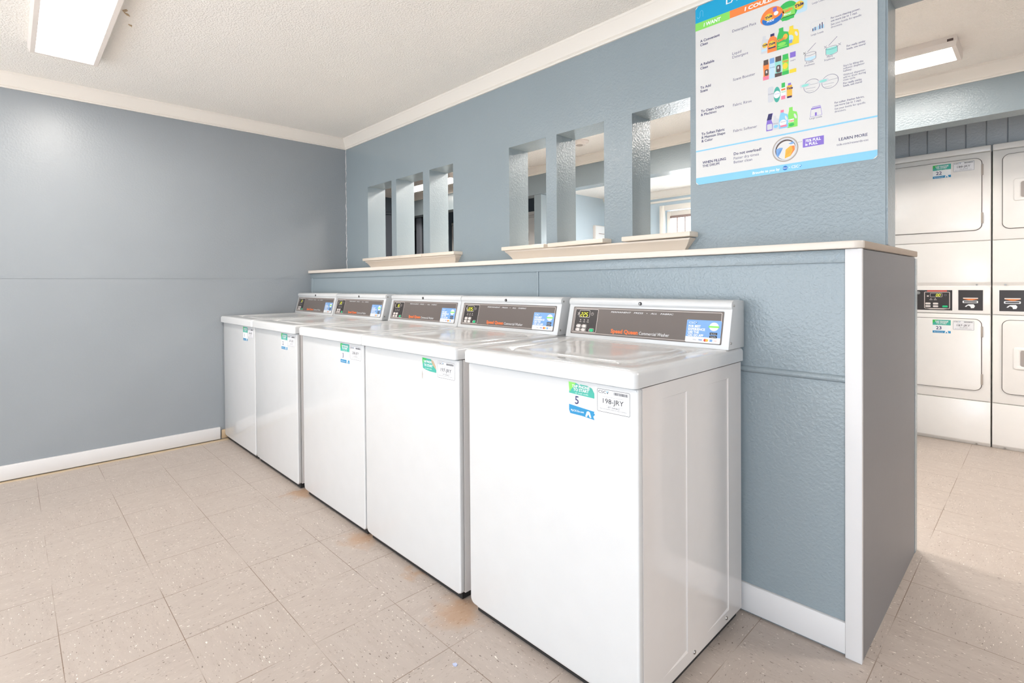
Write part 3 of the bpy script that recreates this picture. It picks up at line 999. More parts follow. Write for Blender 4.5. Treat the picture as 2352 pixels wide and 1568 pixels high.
def wm_panel():
    p = Print(S0, (1, 0, 0), SV, step=0.00022, base=0.0012)
    p.rr(PU0, PU1, PV0, PV1, 0.003, m_panel, 0, True)
    p.loop(rrect(PU0 + 0.0065, PU1 - 0.0065, PV0 + 0.0055, PV1 - 0.0055, 0.003, 3), 0.0016, m_silver, 1)
    # keypad frame
    k0, k1 = PU0 + 0.0125, PU0 + 0.122
    p.rect(k0, k1, PV0 + 0.0095, PV1 - 0.0095, m_panelb, 1)
    p.loop(rrect(k0, k1, PV0 + 0.0095, PV1 - 0.0095, 0.003, 3), 0.0017, m_silver, 2)
    for i in range(3):
        u = k0 + 0.030 + i * 0.018
        p.ell(u, 0.0725, 0.0024, 0.0024, m_silver, 3, 10); p.rect(u - 0.005, u + 0.005, 0.0635, 0.0655, m_silver, 3)
    p.text('7', k0 + 0.012, 0.092, m_silver, size=0.014, bold=0.02, layer=3)
    p.ring(k0 + 0.083, 0.0985, 0.0058, 0.0058, 0.0009, m_silver, 3, 16); p.line((k0 + .083, .0985), (k0 + .083, .102), 0.0009, m_silver, 3); p.line((k0 + .083, .0985), (k0 + .0855, .0985), 0.0009, m_silver, 3)
    p.text('PERMANENT   PRESS   •   ALL   FABRIC', -0.125, 0.1075, m_pw, size=0.0078, bold=0.012, width=0.255, layer=2, shear=0.2)
    p.text('Speed Queen', -0.115, 0.028, m_orange, size=0.021, bold=0.035, width=0.116, layer=2)
    p.text('Commercial Washer', 0.006, 0.028, m_pw, size=0.017, width=0.118, layer=2, shear=0.05)
    return p.mesh('control_panel')


def wm_display(s):
    p = Print(S0 + Vector((0, 0, 0)), (1, 0, 0), SV, step=0.00022, base=0.0022)
    u0 = PU0 + 0.0335
    p.rr(u0, u0 + 0.050, 0.084, 0.112, 0.003, m_disp, 0)
    p.loop(rrect(u0, u0 + 0.050, 0.084, 0.112, 0.003, 3), 0.0016, m_silver, 1)
    n = len(s)
    digits(p, s, u0 + 0.043 - n * 0.0125 + 0.0, 0.0875, 0.0155, m_led, 1)
    return p.mesh('display')


def wm_button(m):
    p = Print(S0, (1, 0, 0), SV, base=0.0035, step=0.0002)
    p.rr(-0.0085, 0.0085, -0.0058, 0.0058, 0.0045, m, 0, True)
    p.loop(rrect(-0.0115, 0.0105, -0.0075, 0.0075, 0.004, 3), 0.0009, m_silver, -10)
    p.rect(-0.0135, -0.0105, -0.003, 0.003, m_silver, -10)
    return p.mesh('button')


def wm_app():
    p = Print(S0, (1, 0, 0), SV, step=0.00022, base=0.0024)
    u0, u1, v0, v1 = 0.184, 0.302, 0.0165, 0.0945
    p.rr(u0, u1, v0, v1, 0.004, m_pw, 0, True)
    p.poly([(u0, v0 + 0.0195), (u1, v0 + 0.0195), (u1, v1 - 0.004), (u1 - 0.004, v1), (u0 + 0.004, v1), (u0, v1 - 0.004)], m_app, 1)
    p.text('CSC', u0 + 0.008, v1 - 0.0135, m_pw, size=0.010, width=0.022, layer=3); logo_mark(p, u0 + 0.032, v1 - 0.0135, 0.008, m_navy, m_pw, 3)
    for i, s in enumerate(('FOR BEST', 'EXPERIENCE', 'USE THE', 'CSC GO APP')):
        p.text(s, u0 + 0.0075, v1 - 0.0262 - i * 0.0103, m_pw, size=0.0112, bold=0.04, width=(0.042, 0.058, 0.038, 0.054)[i], layer=3)
    p.ell(u1 - 0.024, v1 - 0.021, 0.0155, 0.0145, m_pw, 3); p.rect(u1 - 0.0415, u1 - 0.0065, v1 - 0.0245, v1 - 0.0185, m_lime, 4)
    for k in (0, 1):
        p.rr(u1 - 0.036, u1 - 0.011, v1 - 0.049 - k * 0.0105, v1 - 0.041 - k * 0.0105, 0.0015, m_ink, 3)
        p.text(('App Store', 'Google Play')[k], u1 - 0.0235, v1 - 0.0468 - k * 0.0105, m_pw, size=0.005, width=0.018, layer=4, align='c')
    zc = v0 + 0.0095
    p.text('Pay', u0 + 0.010, zc - 0.002, m_lgrey, size=0.0065, layer=3); p.text('GPay', u0 + 0.027, zc - 0.002, m_grey, size=0.0055, layer=3)
    p.text('VISA', u0 + 0.046, zc - 0.002, m_blue, size=0.0065, bold=0.02, layer=3)
    p.ell(u0 + 0.0685, zc, 0.0048, 0.0048, m_red, 3, 14); p.ell(u0 + 0.0745, zc, 0.0048, 0.0048, m_gold, 4, 14)
    p.rect(u0 + 0.084, u0 + 0.093, zc - 0.004, zc + 0.004, m_app, 3)
    p.text('DISC', u0 + 0.098, zc - 0.002, m_orange, size=0.0048, layer=3)
    return p.mesh('app_sticker')


def washer(xc, num, code, disp, style, label, first=False):
    t = thing('washing_machine', label, 'washing machine', (xc, -0.352, 0), 'washing machines along the half wall')
    link('cabinet', cached('cab', wm_cabinet), t)
    f = link('front_panel', cached('front', wm_front), t)
    link('bottom_lip', cached('lip', wm_lip), f)
    for sx in (-0.28, 0.285):
        o = link('screw', cached('screw', wm_screw), f); o.location = (sx, -0.334, 0.036)
    for sy in (-0.03, 0.20):
        o = link('screw', cached('sscrew', wm_sidescrew), t); o.location = (HX, sy, 0.048)
    b = link('base_gap_shade', cached('kick', wm_kick), t)
    for sx in (-0.28, 0.28):
        for sy in (-0.29, 0.28):
            o = link('foot', cached('foot', wm_foot), t); o.location = (sx, sy, 0)
    top = link('top_cover', cached('top', wm_top), t)
    link('lid', cached('lid', wm_lid), t)
    con = link('console', cached('con', wm_console), t)
    link('key_lock', cached('lock', wm_keylock), con, 'dark round key lock')
    for (yy, zz) in ((0.252, 1.068), (0.226, 0.945)):
        o = link('screw', cached('sscrew', wm_sidescrew), con); o.location = (0.3295, yy + 0.006, zz); o.scale = (1, 0.7, 0.7)
    pan = link('control_panel', cached('pan', wm_panel), t, 'dark brown grey control panel')
    link('display', wm_display(disp), pan, 'small display with yellow digits')
    k0 = PU0 + 0.0125
    for (u, v, m, key) in ((0.021, 0.0465, m_btn, 'bw'), (0.048, 0.0465, m_btn, 'bw'), (0.019, 0.0315, m_btn, 'bw'), (0.046, 0.0315, m_btn, 'bw'), (0.085, 0.0315, m_btng, 'bg')):
        o = link('button', cached(key, (lambda mm: (lambda: wm_button(mm)))(m)), pan, 'green start button' if key == 'bg' else None)
        o.location = Vector((k0 + u + 0.004, 0, 0)) + SV * v
    link('app_sticker', cached('app', wm_app), t, 'blue and white app sticker')
    link('number_sticker', number_sticker((0.108, -0.340, 0.774), (1, 0, 0), (0, 0, 1), num, style=style), t, 'green and blue number sticker' if style != 'green_only' else 'torn green sticker')
    link('asset_label', asset_label((0.202, -0.340, 0.798), (1, 0, 0), (0, 0, 1), code), t, 'white asset label')
    return t


washer(0.318, '1', '206-JRY', '8', 'full', 'white washing machine numbered 1, farthest away against the left wall')
washer(0.984, '2', '207-JRY', '20', 'full', 'white washing machine numbered 2, second from the left wall')
washer(1.712, '3', '208-JRY', '15', 'full', 'white washing machine numbered 3 in the middle of the row')
washer(2.376, '4', '197-JRY', '225', 'green_only', 'white washing machine with a torn green sticker and label 197-JRY')
washer(3.080, '5', '198-JRY', '225', 'torn', 'white washing machine numbered 5, nearest, with its side panel showing')


# ------------------------------------------------------------------ stacked dryers
def dr_body():
    bm = bmesh.new(); box(bm, 0.0, 0.680, 0.014, 0.72, 0.0, 2.060, 0.004)
    return finish(bm, 'cabinet', m_cream)


def dr_plate(name, z0, z1, bev=0.006, y0=0.0, y1=0.016):
    bm = bmesh.new(); box(bm, 0.001, 0.679, y0, y1, z0, z1, bev, 3)
    return finish(bm, name, m_cream)


def dr_bevelplate(name, z0, z1):
    """access panel whose bottom edge slopes back"""
    bm = bmesh.new()
    prism(bm, [(0.0, z0 + 0.026), (0.014, z0 + 0.002), (0.018, z0 + 0.002), (0.018, z1), (0.0, z1)], 'x', 0.001, 0.679, bev=0.003, seg=2)
    return finish(bm, name, m_cream)


def dr_gap(z0, z1):  # dark backing sheet stands in for shade in the door gap
    bm = bmesh.new(); out = rrect(0.0455, 0.6375, z0 - 0.0035, z1 + 0.0035, 0.040, 7)
    prism(bm, out, 'y', -0.0012, 0.008)
    return finish(bm, 'door_gap_shade', m_gap)


def dr_door(z0, z1):
    bm = bmesh.new(); out = rrect(0.049, 0.634, z0, z1, 0.037, 7)
    prism(bm, out, 'y', -0.011, 0.004, bev=0.003, seg=3)
    return finish(bm, 'door', m_cream)


def dr_handle(zc):
    bm = bmesh.new()
    x0, x1, z0, z1 = 0.098, 0.182, zc - 0.074, zc + 0.074
    loops = [[(x, y, z) for x, z in rrect(x0 + e, x1 - e, z0 + e, z1 - e, r, 4)] for (e, y, r) in ((0, -0.0112, 0.014), (0.004, -0.017, 0.012), (0.010, -0.0185, 0.010))]
    loops += [[(x, y, z) for x, z in rrect(x0 + 0.028, x1 - 0.012, z0 + 0.018, z1 - 0.018, 0.012, 4)] for y in (-0.0175,)]
    loops += [[(x, y, z) for x, z in rrect(x0 + 0.034, x1 - 0.016, z0 + 0.022, z1 - 0.022, 0.012, 4)] for y in (-0.0125,)]
    loft(bm, loops, cap_last=False)
    for f in bm.faces: f.normal_flip()
    bmesh.ops.recalc_face_normals(bm, faces=list(bm.faces))
    me = finish(bm, 'handle', m_cream)
    return me


def dr_handle_cup(zc):
    bm = bmesh.new()
    prism(bm, rrect(0.131, 0.168, zc - 0.054, zc + 0.054, 0.010, 4), 'y', -0.0128, -0.0115)
    return finish(bm, 'handle_cup', flat('grey_handle_cup', srgb(166, 156, 150), 0.5))


def dr_hinge():
    bm = bmesh.new(); box(bm, 0.632, 0.643, -0.0125, 0.002, -0.037, 0.037, 0.002)
    return finish(bm, 'hinge', m_taupe)


def dr_ctl():
    p = Print((0, 0, 0), (1, 0, 0), (0, 0, 1), step=0.0003, base=0.0006)
    p.rr(0.030, 0.496, 0.921, 1.080, 0.003, m_cream, 0, True)
    p.rect(0.038, 0.488, 0.929, 1.073, m_panelb, 1)
    f0, f1 = 0.340, 0.474
    p.loop(rrect(f0, f1, 0.942, 1.059, 0.004, 3), 0.0035, m_silver, 2)
    p.poly([(f0, .943), (f0 + .03, .936), (f1 - .03, .936), (f1, .943)], m_silver, 2)
    p.rect(f0 + 0.014, f1 - 0.014, 1.063, 1.0715, m_red, 2)
    for u in (f0 + 0.035, f0 + 0.058):
        p.ell(u, 1.013, 0.0028, 0.0028, m_silver, 2, 10); p.rect(u - 0.008, u + 0.008, 1.002, 1.005, m_silver, 2)
    p.ring(f1 - 0.022, 1.038, 0.006, 0.006, 0.001, m_grey, 2, 14)
    p.ell(f0 + 0.018, 1.030, 0.006, 0.005, m_silver, 2, 10)
    return p.mesh('control_panel')


def dr_disp(s):
    p = Print((0, 0, 0), (1, 0, 0), (0, 0, 1), step=0.0003, base=0.0018)
    p.rr(0.371, 0.434, 1.025, 1.050, 0.003, m_ink, 0); p.loop(rrect(0.371, 0.434, 1.025, 1.050, 0.003, 3), 0.0018, m_silver, 1)
    digits(p, s, 0.402, 1.029, 0.016, m_led, 1)
    return p.mesh('display')


def dr_btn(m):
    p = Print((0, 0, 0), (1, 0, 0), (0, 0, 1), base=0.0045)
    p.rr(-0.014, 0.014, -0.0065, 0.0065, 0.004, m, 0, True)
    return p.mesh('button')


def dr_reader():
    p = Print((0, 0, 0), (1, 0, 0), (0, 0, 1), step=0.0004, base=0.0012)
    p.rect(0.514, 0.647, 0.928, 1.079, m_cream, -1)
    p.rect(0.519, 0.642, 0.933, 1.074, m_panelb, 0, True)
    p.rect(0.543, 0.618, 1.014, 1.021, m_silver, 1)
    p.poly([(0.542, 1.013), (0.620, 1.013), (0.590, 1.004), (0.572, 1.004)], m_or2, 1)
    p.rr(0.541, 0.618, 0.984, 1.000, 0.004, m_pw, 1); p.rect(0.547, 0.612, 0.988, 0.996, m_ink, 2)
    p.poly([(0.552, 0.958), (0.560, 0.968), (0.570, 0.975), (0.596, 0.976), (0.603, 0.964), (0.598, 0.950), (0.583, 0.948), (0.580, 0.960), (0.572, 0.966), (0.566, 0.966), (0.560, 0.957)], m_pw, 1)
    return p.mesh('card_reader')


def dr_lock():
    bm = bmesh.new(); cyl(bm, (0.306, 0.0, 1.053), (0.306, -0.010, 1.053), 0.012, 0.011, 22); cyl(bm, (0.306, -0.010, 1.053), (0.306, -0.012, 1.053), 0.006, 0.005, 16)
    return finish(bm, 'key_lock', m_chrome)


def dryer(x0, y0, nums, codes, disp, label, group, detail=True, swap=False):
    t = thing('stacked_dryer', label, 'stacked dryer', (x0, y0, 0), group)
    link('cabinet', cached('dbody', dr_body), t)
    link('lower_access_panel', cached('dp1', lambda: dr_bevelplate('lower_access_panel', 0.0, 0.306)), t)
    link('lower_front', cached('dp2', lambda: dr_plate('lower_front', 0.309, 0.905)), t)
    ch = link('control_housing', cached('dp3', lambda: dr_plate('control_housing', 0.908, 1.100, y0=-0.002)), t)
    link('upper_access_panel', cached('dp4', lambda: dr_bevelplate('upper_access_panel', 1.102, 1.411)), t)
    link('upper_front', cached('dp5', lambda: dr_plate('upper_front', 1.414, 2.016)), t)
    link('top_cap', cached('dp6', lambda: dr_plate('top_cap', 2.019, 2.060, y0=-0.003)), t)
    if detail:
        for (zz, k) in ((1.110, 0), (0.009, 1)):
            o = link('screw', cached('screw', wm_screw), t); o.location = (0.611, 0.006, zz)
            o = link('screw', cached('screw', wm_screw), t); o.location = (0.062, 0.006, zz)
    for (z0, z1, hs, key, hz) in ((0.381, 0.872, (0.787, 0.460), 'lo', 0.622), (1.487, 1.980, (1.899, 1.568), 'hi', 1.738)):
        d = link('door', cached('dd' + key, (lambda a, b: (lambda: dr_door(a, b)))(z0, z1)), t)
        link('door_gap_shade', cached('dg' + key, (lambda a, b: (lambda: dr_gap(a, b)))(z0, z1)), d, 'dark gap shade around the door')
        link('handle', cached('dh' + key, (lambda a: (lambda: dr_handle(a)))(hz)), d)
        link('handle_cup', cached('dc' + key, (lambda a: (lambda: dr_handle_cup(a)))(hz)), d, 'grey recessed grip')
        for hh in hs:
            o = link('hinge', cached('dhinge', dr_hinge), d); o.location = (0, 0, hh)
    cp = link('control_panel', cached('dctl', dr_ctl), t, 'dark control panel'); cp.location = (0.158 if swap else 0, -0.002, 0)
    o = link('display', dr_disp(disp), cp, 'display with yellow digits')
    link('key_lock', cached('dlock', dr_lock), cp)
    for (u, v, m, key) in ((0.359, 0.976, m_btn, 'dbw'), (0.400, 0.976, m_btn, 'dbw'), (0.359, 0.957, m_btn, 'dbw'), (0.400, 0.957, m_btn, 'dbw'), (0.450, 0.957, m_btng, 'dbg')):
        o = link('button', cached(key, (lambda mm: (lambda: dr_btn(mm)))(m)), cp); o.location = (u, 0, v)
    cr = link('card_reader', cached('dread', dr_reader), t, 'black card reader'); cr.location = (-0.485 if swap else 0, -0.002, 0)
    for (zc, zl, nm, cd) in ((1.872, 1.902, nums[0], codes[0]), (0.767, 0.794, nums[1], codes[1])):
        if nm:
            link('number_sticker', number_sticker((0.385, -0.011, zc), (1, 0, 0), (0, 0, 1), nm, 0.096, 0.094), t, 'green and blue number sticker')
        if cd:
            link('asset_label', asset_label((0.492, -0.011, zl), (1, 0, 0), (0, 0, 1), cd, 0.108, 0.066), t, 'white asset label')
    return t


GR, GL = 'stacked dryers at the right', 'stacked dryers seen through the slots'
dryer(3.172, 3.09, ('22', '23'), ('188-JRY', '187-JRY'), '00', 'white stacked dryer with doors numbered 22 and 23 beside the partition end', GR)
dryer(3.858, 3.09, ('24', '25'), ('189-JRY', '190-JRY'), '00', 'white stacked dryer cut by the right picture edge, its door handles showing', GR, swap=True)
dryer(-1.860, 3.09, ('', ''), ('', ''), '00', 'white stacked dryer whose edge shows through the third slot', GL, False)
dryer(-1.166, 3.09, ('', ''), ('', ''), '00', 'white stacked dryer left of the far post, hidden behind the slotted wall', GL, False)
dryer(-0.472, 3.09, ('18', '19'), ('', ''), '00', 'white stacked dryer numbered 18 behind the far post in the fourth slot', GL, False)

# ------------------------------------------------------------------ poster
PX, PZ, PW, PH = 3.088, 1.567, 0.626, 0.766
post = thing('poster', 'large laundry detergent guide poster on the partition beside the last slot', 'poster', (PX, YU0, PZ))
YS = -0.0035
p = Print((0, 0, 0), (1, 0, 0), (0, 0, 1), base=0.0035, step=0.0)
p.rr(0, PW, 0, PH, 0.012, m_poster, 0, True)
link('sheet', p.mesh('sheet'), post)


def PP(): return Print((0, YS, 0), (1, 0, 0), (0, 0, 1), base=0.0, step=0.0003)


p = PP()
p.poly([(0, 0.695), (PW, 0.695), (PW, PH - 0.012), (PW - 0.012, PH), (0.012, PH), (0, PH - 0.012)], m_cyan, 1)
p.loop([(0.014 + 0.006 * math.cos(R(a)) - 0.0, 0.722 + 0.008 * math.sin(R(a))) for a in range(180, 361, 30)] + [(0.026 + 0.006 * math.cos(R(a)) + 0.0, 0.735 + 0.008 * math.sin(R(a))) for a in range(180, -1, -30)] + [(0.032, 0.715)], 0.0012, m_sky, 2, closed=False)
p.text('LAUNDRY MADE EASY', 0.128, 0.727, m_pw, size=0.036, bold=0.02, width=0.42, layer=2)
p.rect(0, 0.142, 0.662, 0.695, m_lime, 2); p.text('I WANT', 0.035, 0.671, m_pw, size=0.0205, bold=0.04, width=0.070, layer=3, shear=0.12)
p.rect(0.142, PW, 0.664, 0.695, m_or2, 2); p.text('I COULD USE', 0.199, 0.672, m_pw, size=0.0205, bold=0.04, width=0.155, layer=3, shear=0.12)
p.text('HOW MUCH', 0.44, 0.672, m_pw, size=0.0205, bold=0.04, width=0.13, layer=3, shear=0.12)
link('title_band', p.mesh('title_band'), post, 'cyan, green and orange title bands')

def print_block(name, lines, m, size, bold, sx, label=None):
    p = PP()
    for (u, v, t_) in lines: p.text(t_, u, v, m, size=size, bold=bold, layer=1, sx=sx)
    link(name, p.mesh(name), post, label)


for L in ([(.020, .608, 'A Convenient'), (.020, .592, 'Clean')], [(.020, .508, 'A Reliable'), (.020, .492, 'Clean')], [(.020, .409, 'To Add'), (.020, .394, 'Scent')],
          [(.022, .308, 'To Clean Odors'), (.022, .293, '& Machines')], [(.024, .210, 'To Soften Fabric'), (.024, .195, '& Maintain Shape'), (.024, .180, '& Color')], [(.028, .087, 'WHEN FILLING'), (.028, .072, 'THE DRUM')]):
    print_block('row_heading', L, m_navy, 0.0152, 0.022, 0.94)
for L in ([(.152, .603, 'Detergent Pacs')], [(.152, .511, 'Liquid'), (.152, .496, 'Detergent')], [(.154, .404, 'Scent Booster')], [(.154, .300, 'Fabric Rinse')], [(.155, .194, 'Fabric Softener')]):
    print_block('product_name', L, m_navy2, 0.0155, 0, 0.95)
print_block('overload_note', [(.156, .100, 'Do not overload!')], m_navy, 0.0155, 0.020, 0.96)
print_block('overload_note', [(.156, .082, 'Faster dry times'), (.156, .066, 'Better clean')], m_navy2, 0.0155, 0, 0.95)
for L, b in (([(.492, .527, 'For more cleaning power,'), (.492, .5165, 'use more (up to 1 cap).')], .01), ([(.492, .504, 'See your bottle for specific'), (.492, .494, 'directions.')], 0),
             ([(.539, .410, 'For really stinky'), (.539, .400, 'loads, use more!')], .01), ([(.529, .343, 'Start by filling the'), (.529, .334, 'softener dispenser'), (.529, .325, 'halfway.')], 0),
             ([(.529, .311, 'Without dispenser,'), (.529, .302, 'add to drum during'), (.529, .293, 'rinse cycle.')], 0), ([(.529, .281, 'For really stinky'), (.529, .272, 'loads, use more!')], .01),
             ([(.503, .219, 'For softer, fresher fabrics,'), (.503, .209, 'use more (up to 1 cap).')], .01), ([(.503, .197, 'See your bottle for specific'), (.503, .187, 'directions.')], 0)):
    print_block('instruction_text', L, m_navy2, 0.0098, b, 0.84)
for L in ([(.430, .488, 'Large Loads')], [(.425, .181, 'Large Loads')], [(.434, .603, 'Large Loads')], [(.413, .391, 'A Little'), (.409, .381, 'Freshness')], [(.480, .391, 'More'), (.472, .381, 'Freshness')]):
    print_block('icon_caption', L, m_navy2, 0.0098, 0, 0.84)
print_block('learn_more_line', [(.516, .083, 'LEARN MORE')], m_navy, 0.0150, 0.014, 0.93)
print_block('learn_more_line', [(.509, .066, 'tide.com/rewards-csc')], m_navy2, 0.0112, 0, 0.95)

p = PP()
p.rect(0, PW, 0.142, 0.1475, m_sky, 1)
p.poly([(0.012, 0), (PW - 0.012, 0), (PW, 0.012), (PW, 0.030), (0, 0.030), (0, 0.012)], m_sky, 1)
p.text('Brought to you by', .227, .010, m_pw, size=0.0135, bold=0.03, width=.098, layer=2, shear=.12)
p.ell(.344, .0155, .0085, .0085, m_blue, 2); p.text('P&G', .344, .0125, m_pw, size=.008, align='c', layer=3)
p.text('+', .356, .011, m_pw, size=.012, layer=2); p.text('CSC', .365, .0105, m_pw, size=.0145, bold=.02, width=.024, layer=2); logo_mark(p, .392, .0105, .010, m_blue, m_pw, 2)
p.rect(.403, .470, .081, .1135, m_pur, 1)
p.text('75% FULL', .411, .0995, m_pw, size=.0135, bold=.04, width=.050, layer=2); p.text('is FULL', .411, .0865, m_pw, size=.0135, bold=.04, width=.040, layer=2)
for u in (.390, .395, .400): p.ell(u - .001, .105, .0011, .0011, m_navy, 1, 8)
link('footer_band', p.mesh('footer_band'), post, 'sky blue footer bands and purple tag')


def bullseye(p, u, v, r, layer):
    p.ell(u, v, r, r, m_yel, layer); p.ell(u, v, r * 0.8, r * 0.8, m_gold, layer + 1); p.ell(u, v, r * 0.62, r * 0.62, m_yel, layer + 2)
    p.text('Tide', u, v - r * 0.32, m_navy, size=r * 1.05, bold=.04, align='c', layer=layer + 3, shear=.25, rot=10)


def jug(p, u0, u1, v0, v1, m, cap, layer, hole=True, capw=0.34, capx=0.35):
    w, h = u1 - u0, v1 - v0
    P_ = [(0, 0), (1, 0), (1, .55), (.92, .72), (capx + capw / 2 + .02, .80), (capx + capw / 2, .86), (capx - capw / 2, .86), (.06, .66), (0, .45)]
    p.poly([(u0 + a * w, v0 + b * h) for a, b in P_], m, layer)
    p.rect(u0 + (capx - capw / 2) * w, u0 + (capx + capw / 2) * w, v0 + .86 * h, v1, cap, layer)
    if hole: p.ell(u0 + .78 * w, v0 + .52 * h, .11 * w, .14 * h, m_poster, layer + 1, 14, rot=20)


p = PP()
p.poly([(.262 + .075 * .5 + .040 * math.cos(t) * (1.0 if math.sin(t) > 0 else 1.05), .610 + .040 * math.sin(t) * (.95 if math.sin(t) > 0 else .75)) for t in [2 * math.pi * i / 26 for i in range(26)]], m_or2, 3)
p.ell(.300, .603, .036, .024, m_blue, 4); p.ell(.300, .616, .034, .017, m_or2, 5); bullseye(p, .288, .612, .0135, 6)
p.text('PODS', .281, .5925, m_pw, size=.010, bold=.05, layer=6, shear=.2); p.ell(.314, .618, .008, .008, m_pw, 6, 14); p.rect(.303, .316, .626, .642, m_pur, 7)
p.ell(.353, .612, .034, .036, m_grn, 1); p.rect(.330, .378, .590, .624, m_lime, 2); p.rect(.334, .375, .578, .592, m_grn, 2)
p.text('Gain', .337, .606, m_or2, size=.018, bold=.04, layer=3, rot=8); p.text('flings!', .340, .597, m_pw, size=.011, bold=.03, layer=3)
p.rr(.372, .418, .588, .638, .008, m_sky2, 0.5); bullseye(p, .392, .617, .0155, 8)
link('product_picture', p.mesh('product_picture'), post, 'picture of detergent pacs')
p = PP()
jug(p, .260, .292, .478, .545, m_lgrey, m_lgrey, 1, False); bullseye(p, .274, .508, .0095, 2); p.rect(.262, .288, .486, .494, m_sky2, 2)
jug(p, .352, .391, .477, .550, m_yel, m_yel, 1); p.ell(.362, .503, .011, .014, m_sky2, 3); p.rect(.353, .369, .486, .498, m_app, 4)
jug(p, .283, .318, .474, .544, m_or2, m_navy, 3, False, .4, .5); bullseye(p, .299, .505, .0120, 4); p.rect(.286, .312, .488, .493, m_navy, 4)
jug(p, .316, .358, .474, .555, m_grn, m_grn, 5, False, .36, .36); p.ell(.346, .516, .008, .011, m_gold, 7, 14); p.text('Gain', .319, .502, m_or2, size=.015, bold=.04, layer=10, rot=12); p.ell(.334, .492, .014, .007, m_lime, 6, 14); p.rect(.320, .352, .480, .484, m_lime, 7)
link('product_picture', p.mesh('product_picture'), post, 'picture of liquid detergent jugs')
p = PP()
for (u0, u1, m, mt, mb) in ((.267, .288, m_or2, m_brown, m_pink), (.289, .309, m_sky2, m_app, m_sky2), (.309, .333, m_mint, m_brown, m_brown), (.334, .357, m_lime, m_grn, m_grn), (.359, .382, m_poster, m_pur, m_yel)):
    p.poly([(u0, .372), (u1, .372), (u1 - .001, .40), (u1, .428), (u1 - .003, .450), (u0 + .003, .450), (u0, .428), (u0 + .002, .40)], m, 1)
    p.rect(u0 + .002, u1 - .002, .430, .450, mt, 2); p.rect(u0, u1, .372, .386, mb, 2)
p.rr(.273, .287, .388, .412, .005, m_brown, 3); p.rr(.314, .329, .388, .416, .005, m_brown, 3); p.ell(.345, .405, .009, .012, m_yel, 3); p.text('S', .321, .402, m_pw, size=.012, bold=.05, layer=4, align='c'); p.text('S', .280, .398, m_pw, size=.012, bold=.05, layer=4, align='c')
p.text('Downy', .292, .412, m_navy2, size=.006, layer=3); p.text('Gain', .336, .420, m_or2, size=.010, bold=.04, layer=3); p.text('DREFT', .363, .416, m_navy2, size=.006, layer=3)
link('product_picture', p.mesh('product_picture'), post, 'picture of scent booster bottles')
p = PP()
p.rr(.284, .304, .280, .340, .006, m_lgrey, 1); p.text('Downy', .286, .310, m_navy2, size=.0065, layer=2)
p.ell(.316, .304, .0115, .030, m_teal, 1); p.ell(.316, .304, .011, .014, m_pw, 2); p.text('Downy', .309, .305, m_pur, size=.0055, layer=3)
p.rr(.330, .346, .280, .325, .004, m_pw, 1); p.rect(.332, .344, .325, .343, m_grn, 1); p.rect(.331, .345, .280, .294, m_pink, 2); p.rect(.331, .345, .314, .321, m_or2, 2); p.text('Gain', .332, .306, m_grn, size=.008, layer=3)
p.rr(.350, .368, .280, .328, .004, m_gold, 1); p.rect(.354, .364, .328, .336, m_pur, 1); p.rect(.351, .367, .280, .287, m_navy, 2); p.text('Tide', .359, .312, m_navy, size=.012, bold=.04, align='c', layer=3, shear=.2)
link('product_picture', p.mesh('product_picture'), post, 'picture of fabric rinse bottles')
p = PP()
p.poly([(.278, .170), (.300, .170), (.301, .195), (.296, .212), (.299, .225), (.302, .236), (.286, .236), (.288, .226), (.281, .212), (.278, .195)], m_pur, 1); p.poly([(.280, .212), (.297, .212), (.300, .236), (.286, .236)], m_navy, 2); p.rr(.281, .299, .174, .196, .003, m_lgrey, 2)
jug(p, .301, .325, .170, .224, m_lgrey, m_lgrey, 1, False); p.ell(.312, .182, .008, .006, m_sky, 2); p.text('Downy', .304, .192, m_navy2, size=.0055, layer=2)
jug(p, .323, .355, .169, .240, m_sky, m_pink, 2); p.ell(.337, .190, .012, .012, m_pw, 4); p.rect(.328, .350, .174, .181, m_pink, 5); p.text('Downy', .329, .192, m_navy2, size=.006, layer=5)
jug(p, .352, .386, .166, .243, m_lime, m_lime, 1, True, .36, .34); p.rect(.355, .374, .186, .198, m_pw, 3); p.text('Gain', .356, .188, m_or2, size=.010, bold=.03, layer=4); p.ell(.366, .176, .009, .006, m_grn, 3)
link('product_picture', p.mesh('product_picture'), post, 'picture of fabric softener bottles')
p = PP()
p.ell(.344, .087, .0445, .0475, m_taupe, 1, 36); p.ell(.344, .087, .0405, .043, m_lgrey, 2, 36); p.ell(.345, .086, .035, .038, m_brown, 3, 32); p.ell(.347, .083, .033, .035, m_poster, 4, 30)
p.poly([(.314, .068), (.313, .092), (.325, .096), (.337, .094), (.330, .078), (.320, .060)], m_app, 5); p.poly([(.343, .052), (.346, .085), (.362, .097), (.372, .094), (.372, .075), (.362, .058)], m_gold, 5); p.poly([(.366, .096), (.376, .095), (.377, .080), (.362, .058), (.370, .080)], m_or2, 6); p.poly([(.355, .106), (.372, .112), (.374, .104), (.364, .102)], m_app, 5)
for k in range(3): p.line((.318 + k * .004, .068 + k * .003), (.326 + k * .004, .086 + k * .002), .0008, m_blue, 6); p.line((.348 + k * .006, .062 + k * .004), (.354 + k * .006, .080 + k * .004), .0008, m_or2, 7)
link('drum_picture', p.mesh('drum_picture'), post, 'round picture of a washer drum')
p = PP()
p.loop(rrect(.430, .474, .502, .537, .004, 3), .0011, m_lgrey, 1)
for k, (hh, m) in enumerate(((.010, m_navy), (.012, m_sky), (.013, m_navy2), (.012, m_sky), (.015, m_lgrey), (.014, m_sky), (.019, m_navy), (.012, m_sky), (.022, m_navy), (.013, m_sky))):
    p.rect(.4345 + k * .0037, .4372 + k * .0037, .504, .504 + hh, m, 1)
link('icon_drawing', p.mesh('icon_drawing'), post, 'bar chart icon')
